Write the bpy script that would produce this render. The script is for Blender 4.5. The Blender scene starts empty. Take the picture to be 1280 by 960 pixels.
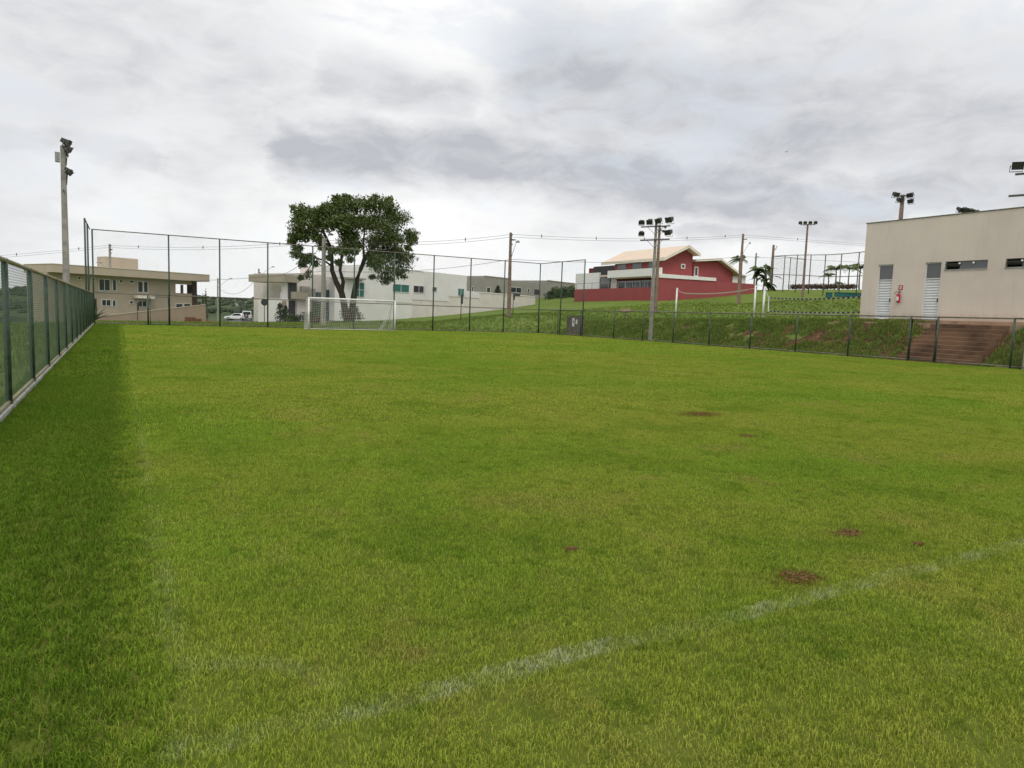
import bpy, bmesh, math, random
import numpy as np
from mathutils import Vector, Matrix, noise as mnoise
random.seed(7); rng = np.random.default_rng(7)
S = bpy.context.scene; COL = S.collection
R = math.radians

# ------------------------------------------------------------------ camera
# photograph geometry: world X runs along the far goal line, Y along the side line, camera 1.5 m up
W0, H0, FPX, EYE = 1280., 960., 880., 1.5
def _n(v): return v/np.linalg.norm(v)
vy = _n(np.array([148-640, 377-480, FPX])); vx = np.array([2000-640, 440-480, FPX])
vx = _n(vx-vx.dot(vy)*vy); vz = np.cross(vx, vy)
RM = np.array([vx, vy, vz])                       # camera coords (x right, y down, z forward) -> world
cam = bpy.data.cameras.new('camera'); cam_o = bpy.data.objects.new('camera', cam); COL.objects.link(cam_o)
cam.sensor_fit = 'HORIZONTAL'; cam.sensor_width = 36; cam.lens = FPX/W0*36
cam.clip_start = .05; cam.clip_end = 20000
M = Matrix((list(RM[:, 0]), list(-RM[:, 1]), list(-RM[:, 2]))).transposed().to_4x4()
M.translation = (0, 0, EYE); cam_o.matrix_world = M
S.camera = cam_o
S.render.resolution_x, S.render.resolution_y = 1024, 768

# ------------------------------------------------------------------ node helper
class NT:
    def __init__(s, tree): s.t = tree
    def n(s, typ, props=None, **inp):
        nd = s.t.nodes.new(typ)
        for k, v in (props or {}).items(): setattr(nd, k, v)
        for k, v in inp.items():
            key = int(k[1:]) if k[0] == 'i' and k[1:].isdigit() else k.replace('_', ' ')
            s.set(nd.inputs[key], v)
        return nd
    def set(s, sock, v):
        if isinstance(v, bpy.types.NodeSocket): s.t.links.new(v, sock)
        elif isinstance(v, bpy.types.Node): s.t.links.new(v.outputs[0], sock)
        else:
            if isinstance(v, tuple) and len(v) == 3 and sock.type == 'RGBA': v = v+(1,)
            sock.default_value = v
    def math(s, op, a, b=0., c=None, clamp=False):
        nd = s.n('ShaderNodeMath', dict(operation=op, use_clamp=clamp), i0=a, i1=b)
        if c is not None: s.set(nd.inputs[2], c)
        return nd.outputs[0]
    def vmath(s, op, a, b=(0, 0, 0)): return s.n('ShaderNodeVectorMath', dict(operation=op), i0=a, i1=b)
    def noise(s, vec, scale, detail=4., rough=.55, dist=0., dim='3D'):
        return s.n('ShaderNodeTexNoise', dict(noise_dimensions=dim), Vector=vec, Scale=scale, Detail=detail, Roughness=rough, Distortion=dist).outputs[0]
    def ramp(s, fac, a, b, x=0., y=1.):
        return s.n('ShaderNodeMapRange', dict(interpolation_type='SMOOTHSTEP'), Value=fac, From_Min=a, From_Max=b, To_Min=x, To_Max=y).outputs[0]
    def mix(s, f, a, b, mode='MIX'):
        nd = s.t.nodes.new('ShaderNodeMix'); nd.data_type = 'RGBA'; nd.blend_type = mode; nd.clamp_factor = True
        s.set(nd.inputs[0], f); s.set(nd.inputs[6], a); s.set(nd.inputs[7], b); return nd.outputs[2]

# ------------------------------------------------------------------ world, sun, exposure
SUN_EL, SUN_AZ = R(58), R(200)                    # azimuth clockwise from +Y
world = bpy.data.worlds.new('World'); S.world = world; world.use_nodes = True
wt = world.node_tree; wt.nodes.clear(); w = NT(wt)
sky = w.n('ShaderNodeTexSky', dict(sky_type='NISHITA', sun_disc=False, sun_elevation=SUN_EL, sun_rotation=SUN_AZ, altitude=900, air_density=1, dust_density=2))
blue = w.mix(1., sky.outputs[0], (.105, .105, .105), 'MULTIPLY')
tc = w.n('ShaderNodeTexCoord').outputs['Generated']
sx = w.n('ShaderNodeSeparateXYZ', Vector=tc)
off = w.vmath('ADD', w.vmath('MULTIPLY', tc, (1., 1., 2.4)), (1.3, 4.2, .7)).outputs[0]
big = w.noise(off, 1.5, 3., .5, .3)
mid = w.noise(off, 4.2, 7., .56, .4)
fine = w.noise(off, 12., 7., .60, .5)
# heavy grey cloud banks lie at these headings (azimuth, elevation in radians), frayed by noise
def skydir(x, y): d = RM @ np.array([x-640, y-480, FPX]); d = d/np.linalg.norm(d); return (math.atan2(d[0], d[1]), math.asin(d[2]))
ang = w.n('ShaderNodeCombineXYZ', X=w.math('ARCTAN2', sx.outputs[0], sx.outputs[1]), Y=w.math('ARCSINE', sx.outputs[2]), Z=0.).outputs[0]
wn = w.n('ShaderNodeTexNoise', Vector=w.vmath('MULTIPLY', ang, (1., 2.2, 1)), Scale=6., Detail=9., Roughness=.66)
warp = w.vmath('MULTIPLY', w.vmath('SUBTRACT', wn.outputs['Color'], (.5, .5, .5)), (.15, .075, 0))
angw = w.vmath('ADD', ang, warp).outputs[0]
banks = None
for (xa, ya), (xb, yb), rad, amp in (((375, 186), (560, 196), .036, .85), ((520, 190), (830, 220), .042, .95), ((800, 215), (1095, 258), .034, .85), ((700, 95), (960, 150), .085, .75), ((1000, 70), (1290, 150), .11, .55),
                                     ((-60, 165), (180, 192), .022, .5), ((-100, 60), (260, 80), .12, .42), ((1130, 232), (1300, 238), .030, .7), ((860, 283), (1110, 292), .014, .5), ((420, 90), (560, 120), .030, .4), ((640, 190), (700, 175), .05, .5)):
    a_, b_ = np.array(skydir(xa, ya)), np.array(skydir(xb, yb)); ba = b_-a_; L2 = float(ba.dot(ba))
    pa = w.vmath('SUBTRACT', angw, (a_[0], a_[1], 0)).outputs[0]
    hh = w.math('DIVIDE', w.n('ShaderNodeVectorMath', dict(operation='DOT_PRODUCT'), i0=pa, i1=(ba[0], ba[1], 0)).outputs['Value'], L2, clamp=True)
    sc_ = w.n('ShaderNodeVectorMath', dict(operation='SCALE'), i0=(ba[0], ba[1], 0)); w.set(sc_.inputs['Scale'], hh)
    dd = w.vmath('DISTANCE', pa, sc_.outputs[0]).outputs['Value']
    v = w.ramp(dd, rad*.25, rad*1.7, amp, 0.)
    banks = v if banks is None else w.math('MAXIMUM', banks, v)
dens = w.math('ADD', w.math('MULTIPLY', big, .5), w.math('ADD', w.math('MULTIPLY', mid, .34), w.math('MULTIPLY', fine, .16)))
veil = w.ramp(dens, .43, .66, 0., .55)
dark = w.math('ADD', veil, w.math('MULTIPLY', banks, w.math('ADD', w.math('MULTIPLY', fine, .7), .5)), clamp=True)
ccol = w.mix(dark, (.83, .83, .825), (.425, .44, .475))
edge = w.ramp(w.math('ADD', w.math('MULTIPLY', mid, .7), w.math('MULTIPLY', fine, .3)), .38, .50)
final = w.mix(w.math('ADD', w.math('MULTIPLY', edge, .28), .72), w.mix(.55, blue, (.66, .72, .80)), ccol)
bg = w.n('ShaderNodeBackground', Color=final, Strength=1.0)
w.n('ShaderNodeOutputWorld', Surface=bg.outputs[0])
sun = bpy.data.lights.new('sun', 'SUN'); sun.energy = 1.3; sun.angle = R(24); sun.color = (1, .965, .90)
sun_o = bpy.data.objects.new('sun', sun); COL.objects.link(sun_o)
sd = Vector((math.sin(SUN_AZ)*math.cos(SUN_EL), math.cos(SUN_AZ)*math.cos(SUN_EL), math.sin(SUN_EL)))
sun_o.rotation_euler = sd.to_track_quat('Z', 'Y').to_euler(); sun_o.location = (0, 0, 60)
vs = S.view_settings; vs.view_transform = 'Standard'; vs.look = 'None'; vs.exposure = 0.3; vs.gamma = 1
try: vs.use_curve_mapping = False
except Exception: pass

# ------------------------------------------------------------------ pixel -> place
def ray(x, y): return RM @ np.array([x-640, y-480, FPX])
E0 = np.array([0, 0, EYE])
def at(x, y, D): d = ray(x, y); return Vector(E0+d/np.hypot(d[0], d[1])*D)
def atX(x, y, X): d = ray(x, y); return Vector(E0+d*(X/d[0]))
def atY(x, y, Y): d = ray(x, y); return Vector(E0+d*(Y/d[1]))
def gnd(x, y, z=0): d = ray(x, y); return Vector(E0+d*((z-EYE)/d[2]))

# ------------------------------------------------------------------ mesh helper
class MB:
    def __init__(s): s.v = []; s.f = []; s.sm = False
    def add(s, vs, fs):
        b = len(s.v); s.v += [tuple(p) for p in vs]; s.f += [tuple(i+b for i in q) for q in fs]; return s
    def box(s, x0, x1, y0, y1, z0, z1):
        return s.add([(x0, y0, z0), (x1, y0, z0), (x1, y1, z0), (x0, y1, z0), (x0, y0, z1), (x1, y0, z1), (x1, y1, z1), (x0, y1, z1)],
                     [(3, 2, 1, 0), (4, 5, 6, 7), (0, 1, 5, 4), (1, 2, 6, 5), (2, 3, 7, 6), (3, 0, 4, 7)])
    def prism(s, poly, y0, y1):
        """poly: (x,z) points anticlockwise seen from -y; extruded y0..y1"""
        n = len(poly)
        vs = [(x, y0, z) for x, z in poly]+[(x, y1, z) for x, z in poly]
        return s.add(vs, [tuple(range(n)), tuple(range(2*n-1, n-1, -1))]+[((i+1) % n, i, n+i, n+(i+1) % n) for i in range(n)])
    def tube(s, pts, r, n=8, cap=True, rr=None):
        pts = [Vector(p) for p in pts]; k = len(pts); rings = []
        for i, p in enumerate(pts):
            t = (pts[min(i+1, k-1)]-pts[max(i-1, 0)]).normalized()
            a = t.cross(Vector((0, 0, 1)) if abs(t.z) < .95 else Vector((1, 0, 0))).normalized(); b = t.cross(a)
            q = (rr[i] if rr else r)
            rings.append([p+(a*math.cos(2*math.pi*j/n)+b*math.sin(2*math.pi*j/n))*q for j in range(n)])
        vs = [v for g in rings for v in g]; fs = []
        for i in range(k-1):
            for j in range(n):
                fs.append((i*n+j, i*n+(j+1) % n, (i+1)*n+(j+1) % n, (i+1)*n+j))
        if cap: fs += [tuple(range(n-1, -1, -1)), tuple((k-1)*n+j for j in range(n))]
        return s.add(vs, fs)
    def lathe(s, prof, n=16, c=(0, 0, 0)):
        vs = []; fs = []
        for r, z in prof:
            for j in range(n): vs.append((c[0]+r*math.cos(2*math.pi*j/n), c[1]+r*math.sin(2*math.pi*j/n), c[2]+z))
        for i in range(len(prof)-1):
            for j in range(n): fs.append((i*n+j, i*n+(j+1) % n, (i+1)*n+(j+1) % n, (i+1)*n+j))
        return s.add(vs, fs)
    def mesh(s, name, mat, smooth=False):
        me = bpy.data.meshes.new(name); me.from_pydata(s.v, [], s.f); me.materials.append(mat)
        if smooth: me.polygons.foreach_set('use_smooth', [True]*len(me.polygons))
        me.update(); return me
    def build(s, name, mat, parent=None, smooth=False, bevel=0):
        o = bpy.data.objects.new(name, s.mesh(name, mat, smooth)); COL.objects.link(o)
        if parent: o.parent = parent
        if bevel:
            m = o.modifiers.new('bevel', 'BEVEL'); m.width = bevel; m.segments = 2; m.limit_method = 'ANGLE'
        return o
def link(name, me, parent=None, loc=(0, 0, 0), rz=0., scale=None):
    o = bpy.data.objects.new(name, me); COL.objects.link(o); o.location = loc; o.rotation_euler = (0, 0, rz)
    if parent: o.parent = parent
    if scale: o.scale = scale
    return o
def tag(o, label, cat=None, group=None, kind=None):
    if label: o['label'] = label
    if cat: o['category'] = cat
    if group: o['group'] = group
    if kind: o['kind'] = kind
    return o
def thing(name, label, cat, loc=(0, 0, 0), rz=0., group=None):
    o = bpy.data.objects.new(name, None); COL.objects.link(o); o.empty_display_size = .2
    o.location = loc; o.rotation_euler = (0, 0, rz); return tag(o, label, cat, group)
def copy_tree(o, parent=None):
    c = o.copy(); COL.objects.link(c); c.parent = parent
    for ch in list(o.children): copy_tree(ch, c)
    return c

# ------------------------------------------------------------------ materials
def mat(name, col, rough=.8, var=.12, scale=3., bump=0., bscale=40., metal=0., col2=None, streak=0., spec=.3):
    m = bpy.data.materials.new(name); m.use_nodes = True; t = NT(m.node_tree); b = m.node_tree.nodes['Principled BSDF']
    pos = t.n('ShaderNodeNewGeometry').outputs['Position']
    nz = t.noise(pos, scale, 5., .6)
    c2 = col2 or tuple(max(0, c*(1-2.4*var)) for c in col)
    c = t.mix(t.ramp(nz, .35, .75), col, c2)
    if streak:
        st = t.noise(t.vmath('MULTIPLY', pos, (3., 3., .25)), 1.6, 5., .65)
        c = t.mix(t.math('MULTIPLY', t.ramp(st, .5, .75), streak), c, tuple(x*.55 for x in col))
    t.set(b.inputs['Base Color'], c); b.inputs['Roughness'].default_value = rough; b.inputs['Metallic'].default_value = metal
    b.inputs['Specular IOR Level'].default_value = spec
    if bump:
        bp = t.n('ShaderNodeBump', Strength=bump, Distance=.01, Height=t.noise(pos, bscale, 4., .6)); t.set(b.inputs['Normal'], bp.outputs[0])
    return m
def glass(name, col, rough=.08):
    m = mat(name, col, rough, .05, .8, spec=.6); return m
MT = dict(
    post=mat('green_paint_post', (.050, .088, .058), .5, .25, 9., spec=.4),
    rail=mat('weathered_rail', (.33, .29, .16), .55, .25, 7., col2=(.14, .14, .08)),
    rail2=mat('grey_rail', (.20, .185, .15), .55, .25, 7.),
    wire=mat('galvanised_wire', (.11, .155, .11), .45, .1, 20., metal=.4),
    wire2=mat('green_wire', (.12, .17, .14), .5, .1, 20.),
    kerb=mat('kerb_concrete', (.42, .42, .38), .85, .2, 5., .4, 30, streak=.3),
    white=mat('white_paint', (.78, .78, .75), .5, .08, 4., streak=.12),
    cord=mat('white_cord', (.75, .74, .70), .8, .05),
    concrete=mat('pole_concrete', (.33, .31, .28), .85, .15, 4., .4, 30, streak=.35),
    brownpole=mat('brown_stained_concrete_pole', (.27, .19, .15), .85, .2, 3., .4, 30, streak=.3),
    steel=mat('dark_steel', (.13, .12, .12), .5, .2, 6., metal=.5),
    lamp=mat('lamp_housing', (.06, .055, .05), .5, .2, 8.), lampg=mat('lamp_grey_housing', (.35, .35, .34), .45, .1, 8., metal=.3),
    lens=glass('lamp_glass', (.045, .047, .05)),
    beige=mat('beige_render', (.46, .385, .30), .9, .05, .5, .2, 60, streak=.10),
    beige_d=mat('brown_render', (.36, .27, .205), .9, .06, .5, .2, 60, streak=.15),
    maroon=mat('maroon_brick', (.07, .032, .028), .8, .15, 5.),
    wht=mat('white_render', (.74, .725, .70), .9, .04, .5, .2, 60, streak=.10),
    pink=mat('pinkish_white_render', (.70, .645, .60), .9, .05, .7, .2, 60, streak=.18),
    greyw=mat('grey_render', (.32, .30, .265), .9, .05, .6, .2, 60, streak=.1),
    cladg=mat('dark_grey_cladding', (.055, .052, .055), .7, .15, 3.),
    blueg=mat('blue_grey_panel', (.075, .10, .125), .5, .1, 2.),
    olive=mat('khaki_render', (.37, .33, .25), .9, .05, .6),
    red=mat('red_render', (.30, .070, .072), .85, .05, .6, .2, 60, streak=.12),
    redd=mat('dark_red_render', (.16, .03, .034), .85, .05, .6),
    cream=mat('cream_roof_tile', (.68, .55, .43), .8, .06, 2., .5, 14),
    creamf=mat('cream_fascia', (.74, .68, .58), .7, .05, 2.),
    glassd=glass('dark_glass', (.035, .038, .045)), glassg=glass('green_glass', (.04, .17, .145)), glassb=glass('grey_glass', (.10, .105, .11)),
    frame=mat('white_frame', (.70, .70, .68), .5, .05), framed=mat('grey_frame', (.22, .22, .22), .5, .05),
    build=mat('clubhouse_render', (.70, .615, .535), .92, .05, .35, .25, 70, streak=.16),
    base=mat('stained_plinth', (.40, .27, .18), .92, .2, 1.5, .3, 40, streak=.5),
    doorw=mat('white_door_paint', (.70, .71, .72), .45, .04), ext=mat('extinguisher_red', (.45, .015, .04), .35, .05),
    paper=mat('white_print', (.8, .8, .78), .6, .02), black=mat('black_rubber', (.02, .02, .02), .6, .1),
    step=mat('soil_stained_concrete_steps', (.22, .125, .075), .95, .25, .75, .6, 22, col2=(.075, .04, .026), streak=.15),
    dirt=mat('red_soil', (.235, .085, .04), .95, .25, 4., .8, 20), dirt2=mat('brown_soil', (.20, .105, .045), .95, .3, 25., .5, 40),
    asphalt=mat('asphalt', (.13, .12, .115), .9, .15, 2., .3, 40),
    block=mat('meter_block', (.17, .145, .12), .95, .2, 4., .8, 25, streak=.3),
    meter=mat('meter_cover', (.62, .63, .62), .5, .08),
    carw=mat('car_white', (.75, .76, .77), .25, .02, spec=.6), bark=mat('tree_bark', (.085, .055, .04), .95, .3, 6., .9, 14),
    palmbark=mat('palm_bark', (.20, .18, .15), .95, .2, 5., .6, 20), redroof=mat('far_red_roof', (.38, .18, .11), .85, .2, .2),
    signb=mat('sign_back', (.05, .05, .05), .6, .1), teal=mat('teal_bin', (.02, .12, .12), .5, .1),
    wireblk=mat('power_cable', (.07, .07, .07), .6, .05), wood=mat('wood_board', (.25, .18, .12), .9, .2, 6.),
)
def foliage(name, c1, c2, c3=None, trans=.25):
    m = bpy.data.materials.new(name); m.use_nodes = True; t = NT(m.node_tree); nt = m.node_tree; nt.nodes.clear()
    g = t.n('ShaderNodeNewGeometry'); r = g.outputs['Random Per Island']
    c = t.mix(r, c1, c2)
    nz = t.noise(g.outputs['Position'], .9, 3.)
    c = t.mix(t.ramp(nz, .4, .7), c, c3 or c1)
    d = t.n('ShaderNodeBsdfDiffuse', Color=c); tr = t.n('ShaderNodeBsdfTranslucent', Color=c)
    gl = t.n('ShaderNodeBsdfGlossy', Color=(.5, .5, .5, 1), Roughness=.45)
    mx = t.n('ShaderNodeMixShader', i0=trans, i1=d.outputs[0], i2=tr.outputs[0])
    mx2 = t.n('ShaderNodeMixShader', i0=.05, i1=mx.outputs[0], i2=gl.outputs[0])
    t.n('ShaderNodeOutputMaterial', Surface=mx2.outputs[0]); return m
MT['leaf'] = foliage('tree_leaves', (.055, .082, .020), (.135, .172, .040), (.072, .105, .024))
MT['leafd'] = foliage('dark_shrub_leaves', (.02, .04, .016), (.04, .06, .022))
MT['banana'] = foliage('broad_plant_leaves', (.04, .07, .025), (.08, .12, .035))
MT['leafg'] = foliage('bright_shrub_leaves', (.06, .11, .02), (.10, .15, .03))
MT['palm'] = foliage('palm_fronds', (.10, .14, .035), (.17, .21, .06), (.13, .17, .04))
MT['hedge'] = foliage('reddish_hedge_leaves', (.12, .045, .03), (.07, .06, .025), (.14, .06, .035))
MT['wood_far'] = foliage('far_wood', (.030, .045, .026), (.055, .072, .040), (.04, .055, .03), .1)

_t = NT(MT['build'].node_tree); _b = MT['build'].node_tree.nodes['Principled BSDF']; _c = _b.inputs['Base Color'].links[0].from_socket
_P = _t.n('ShaderNodeNewGeometry').outputs['Position']; _z = _t.n('ShaderNodeSeparateXYZ', Vector=_P).outputs[2]
_m = _t.ramp(_t.math('ADD', _z, _t.math('MULTIPLY', _t.noise(_P, 2.2, 6., .7), -1.1)), 1.35, 1.95, .45, 0.)
_t.set(_b.inputs['Base Color'], _t.mix(_m, _c, (.42, .27, .18)))
# grass: colour by place (mown field, long strip, chalk, worn spots)
SPOTS = [(8.2, 8.38, .42), (7.31, 6.56, .16), (4.64, 3.16, .15), (3.50, 2.70, .19), (2.54, 3.67, .055), (4.87, 2.79, .05)]
def grass_mat(name, kind):
    m = bpy.data.materials.new(name); m.use_nodes = True; t = NT(m.node_tree); nt = m.node_tree; nt.nodes.clear()
    g = t.n('ShaderNodeNewGeometry'); P = g.outputs['Position']; isl = g.outputs['Random Per Island']
    sp = t.n('ShaderNodeSeparateXYZ', Vector=P); X, Y, Z = sp.outputs
    flat = t.n('ShaderNodeCombineXYZ', X=X, Y=Y, Z=0.).outputs[0]
    n1 = t.noise(flat, .16, 4., .6); n2 = t.noise(flat, .75, 4., .65, .6); n3 = t.noise(flat, 4.5, 3., .6)
    if kind in ('field', 'soil'):
        c = t.mix(t.ramp(n1, .36, .64), (.345, .395, .060), (.245, .370, .040))
        c = t.mix(t.ramp(n2, .46, .70, 0, .7), c, (.170, .285, .026))
        c = t.mix(t.ramp(n2, .28, .46, .8, 0.), c, (.365, .360, .080))
        c = t.mix(t.math('MULTIPLY', t.ramp(n3, .53, .72), .45), c, (.335, .345, .07))
        c = t.mix(t.math('MULTIPLY', t.ramp(t.noise(flat, 1.1, 5., .7, .8), .58, .74), .6), c, (.40, .31, .11))
        c = t.mix(t.math('MULTIPLY', t.ramp(t.noise(t.vmath('MULTIPLY', flat, (1.3, 1., 1)), 3.2, 5., .7, .4), .52, .68), .6), c, (.115, .215, .018))
        c = t.mix(t.math('MULTIPLY', t.ramp(t.noise(flat, 14., 4., .7), .50, .68), .55), c, (.11, .20, .018))
        seed = (0.17, 2.47)
        wob = t.math('MULTIPLY', t.math('SUBTRACT', t.noise(flat, 1.3, 3.), .5), .09)
        a = t.math('ABSOLUTE', t.math('SUBTRACT', t.math('ADD', Y, wob), seed[1]))
        a2 = t.math('ABSOLUTE', t.math('SUBTRACT', t.math('ADD', X, wob), seed[0]))
        inx = t.ramp(X, .06, .12); iny = t.ramp(Y, 2.36, 2.44)
        rad = t.vmath('DISTANCE', flat, (seed[0], seed[1], 0)).outputs['Value']
        a3 = t.math('ABSOLUTE', t.math('SUBTRACT', t.math('ADD', rad, wob), .60))
        l1 = t.math('MULTIPLY', t.ramp(a, .045, .075, 1, 0), inx)
        l2 = t.math('MULTIPLY', t.ramp(a2, .03, .10, 1, 0), iny)
        l3 = t.math('MULTIPLY', t.math('MULTIPLY', t.ramp(a3, .035, .075, 1, 0), inx), t.math('MULTIPLY', iny, .30))
        wear = t.ramp(t.noise(flat, 1.9, 5., .75), .45, .66)
        speck = t.ramp(t.noise(flat, 26., 2., .6), .34, .60)
        l2w = t.math('MULTIPLY', l2, t.ramp(Y, 3., 12., .32, .16))
        chalk = t.math('MULTIPLY', t.math('MAXIMUM', l1, t.math('MAXIMUM', l2w, l3)), t.math('MULTIPLY', t.math('ADD', t.math('MULTIPLY', wear, .88), .12), t.math('ADD', t.math('MULTIPLY', speck, .75), .25)))
        c = t.mix(t.math('MULTIPLY', chalk, .60), c, (.58, .60, .47))
        for sx_, sy_, r_ in SPOTS:
            d = t.vmath('DISTANCE', t.vmath('MULTIPLY', flat, (1, 1.35, 0)), (sx_, sy_*1.35, 0)).outputs['Value']
            d = t.math('ADD', d, t.math('MULTIPLY', t.math('SUBTRACT', t.noise(flat, 9., 3., .6), .5), r_*2.6))
            c = t.mix(t.ramp(d, r_*.35, r_*1.25, .8, 0), c, (.17, .10, .035))
    elif kind == 'strip':
        c = t.mix(t.ramp(n1, .36, .64), (.135, .225, .022), (.105, .195, .018))
        c = t.mix(t.ramp(n2, .40, .66), c, (.140, .215, .026))
        c = t.mix(t.math('MULTIPLY', t.ramp(n3, .6, .75), .5), c, (.20, .235, .05))
        c = t.mix(t.ramp(t.math('ADD', X, t.math('MULTIPLY', t.math('SUBTRACT', t.noise(flat, 1.2, 6., .75), .5), .9)), -.03, .10, 0, .9), c, (.20, .30, .03))
        c = t.mix(t.math('MULTIPLY', t.ramp(t.noise(flat, 11., 4., .7), .5, .68), .5), c, (.055, .115, .010))
    else:                                                     # rough bank and hillside grass
        c = t.mix(t.ramp(n1, .36, .64), (.150, .215, .040), (.115, .180, .030))
        c = t.mix(t.ramp(n2, .42, .66), c, (.19, .235, .05))
    if kind == 'soil': c = t.mix(.8, c, (.065, .078, .017))
    else:
        c = t.mix(t.ramp(isl, .15, .85, 0, .9), t.mix(1., c, (1.42, 1.36, 1.45), 'MULTIPLY'), t.mix(1., c, (.50, .58, .46), 'MULTIPLY'))
        c = t.mix(t.ramp(isl, .925, .94, 0, .55), c, (.36, .27, .11))
    d = t.n('ShaderNodeBsdfDiffuse', Color=c); tr = t.n('ShaderNodeBsdfTranslucent', Color=c)
    mx = t.n('ShaderNodeMixShader', i0=(.0 if kind == 'soil' else .35), i1=d.outputs[0], i2=tr.outputs[0])
    t.n('ShaderNodeOutputMaterial', Surface=mx.outputs[0]); return m
MT['g_field'] = grass_mat('mown_grass', 'field'); MT['g_soil'] = grass_mat('field_turf', 'soil')
MT['g_strip'] = grass_mat('long_grass', 'strip'); MT['g_rough'] = grass_mat('rough_grass', 'rough')

# ------------------------------------------------------------------ ground
FX0, FX1, FY1 = -1.40, 31.85, 52.5                # fence lines
def fxl(Y): return -1.31-.0028*(Y-10)             # left fence is a touch off square
CT = [at(139, 399, 98.5), at(404, 406, 68.6), at(435, 402, 73), at(636, 395, 68), at(923, 380, 96.6), at(324, 402, 129), at(273, 402, 164),
      at(822, 376, 100), at(718, 377, 116.5), at(942.7, 367, 112), at(963, 364, 120), at(1003, 371, 105), at(1043, 362, 140), at(990, 362, 140), at(1100, 362, 140), at(1180, 362, 150),
      at(1010, 385.5, 72), at(1010, 374.5, 85), at(1072, 374, 80), at(844, 397, 62.7), at(948, 397.5, 60), at(440, 401.5, 85), at(550, 396, 92), at(668, 385, 105),
      at(700, 371, 140), at(200, 402, 97), at(60, 403, 97), at(308, 399.5, 150), at(340, 401.5, 110), at(255, 402.5, 100), at(560, 402, 72), at(500, 403, 76)]
CT = [(p.x, p.y, p.z) for p in CT]
CT += [(36, 10, 1.85), (36, 16, 1.85), (36, 22, 1.84), (36, 27, 1.80), (36, 33, 1.66), (36, 39, 1.56), (36, 45, 1.45), (40, 51, 1.7), (45, 56, 1.95), (45, 30, 2.0), (55, 20, 2.4), (60, 5, 3.), (36, -10, 1.9),
       (33, 56, .55), (25, 57, .10), (15, 57, -.02), (5, 58, -.05), (-4, 58, -.1), (-10, 20, -.35), (-12, 45, -.6), (-30, 30, -2.5), (-45, 70, -4), (-90, 60, -9), (-60, 120, -8), (-90, 150, -14), (0, 200, -6), (20, 250, -14), (60, 200, 0), (120, 200, 6), (160, 140, 9.5), (200, 60, 11), (150, 30, 9), (150, -40, 9), (-10, -30, 0), (-80, -60, -6), (-60, 230, -16), (250, 250, 9)]
CT = np.array(CT)
def _tps(P, Q):
    d = np.linalg.norm(P[:, None, :2]-Q[None, :, :2], axis=2)/50
    return np.where(d > 0, d*d*np.log(d+1e-9), 0)
_N = len(CT); _A = np.zeros((_N+3, _N+3)); _A[:_N, :_N] = _tps(CT, CT)+np.eye(_N)*.002
_Pm = np.c_[np.ones(_N), CT[:, :2]/50]; _A[:_N, _N:] = _Pm; _A[_N:, :_N] = _Pm.T
_wt = np.linalg.solve(_A, np.r_[CT[:, 2], 0, 0, 0])
def base_h(XY):
    XY = np.atleast_2d(np.asarray(XY, float)); return _tps(XY, CT) @ _wt[:_N]+np.c_[np.ones(len(XY)), XY/50] @ _wt[_N:]
def sst(x, a, b): t = np.clip((x-a)/(b-a), 0, 1); return t*t*(3-2*t)
def ground_h(XY):
    XY = np.atleast_2d(np.asarray(XY, float)); x, y = XY[:, 0], XY[:, 1]; h = base_h(XY)
    wr = sst(x, 32.25, 35.9)*.75+.25*np.clip((x-32.25)/3.65, 0, 1)         # right bank
    wl = sst(-x, 2.2, 9); wf = sst(y, 53.0, 59)
    wg = np.maximum(np.maximum(wr, wl), wf)
    lump = np.array([mnoise.noise(Vector((a*.55, b*.55, 0)))*.10+mnoise.noise(Vector((a*1.6, b*1.6, 3)))*.05 for a, b in XY])
    inb = np.clip(wr*4, 0, 1)*np.clip((1.02-wr)*6, .25, 1)
    infield = (x > -1.9) & (x < 32.2) & (y < 52.9)
    st = sst(-np.abs(y-18.9), -2.6, -2.0)*(x > 32.3)*(x < 36.6)              # stair cut
    z = h*wg+lump*inb*1.1*(1-st)-.02-.30*st*np.clip((x-32.3)*2, 0, 1)
    return np.where(infield, -.06, z)
def gz(x, y): return float(ground_h([(x, y)])[0])
def on_ground(px, py, D): p = at(px, py, D); p.z = gz(p.x, p.y); return p

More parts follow.
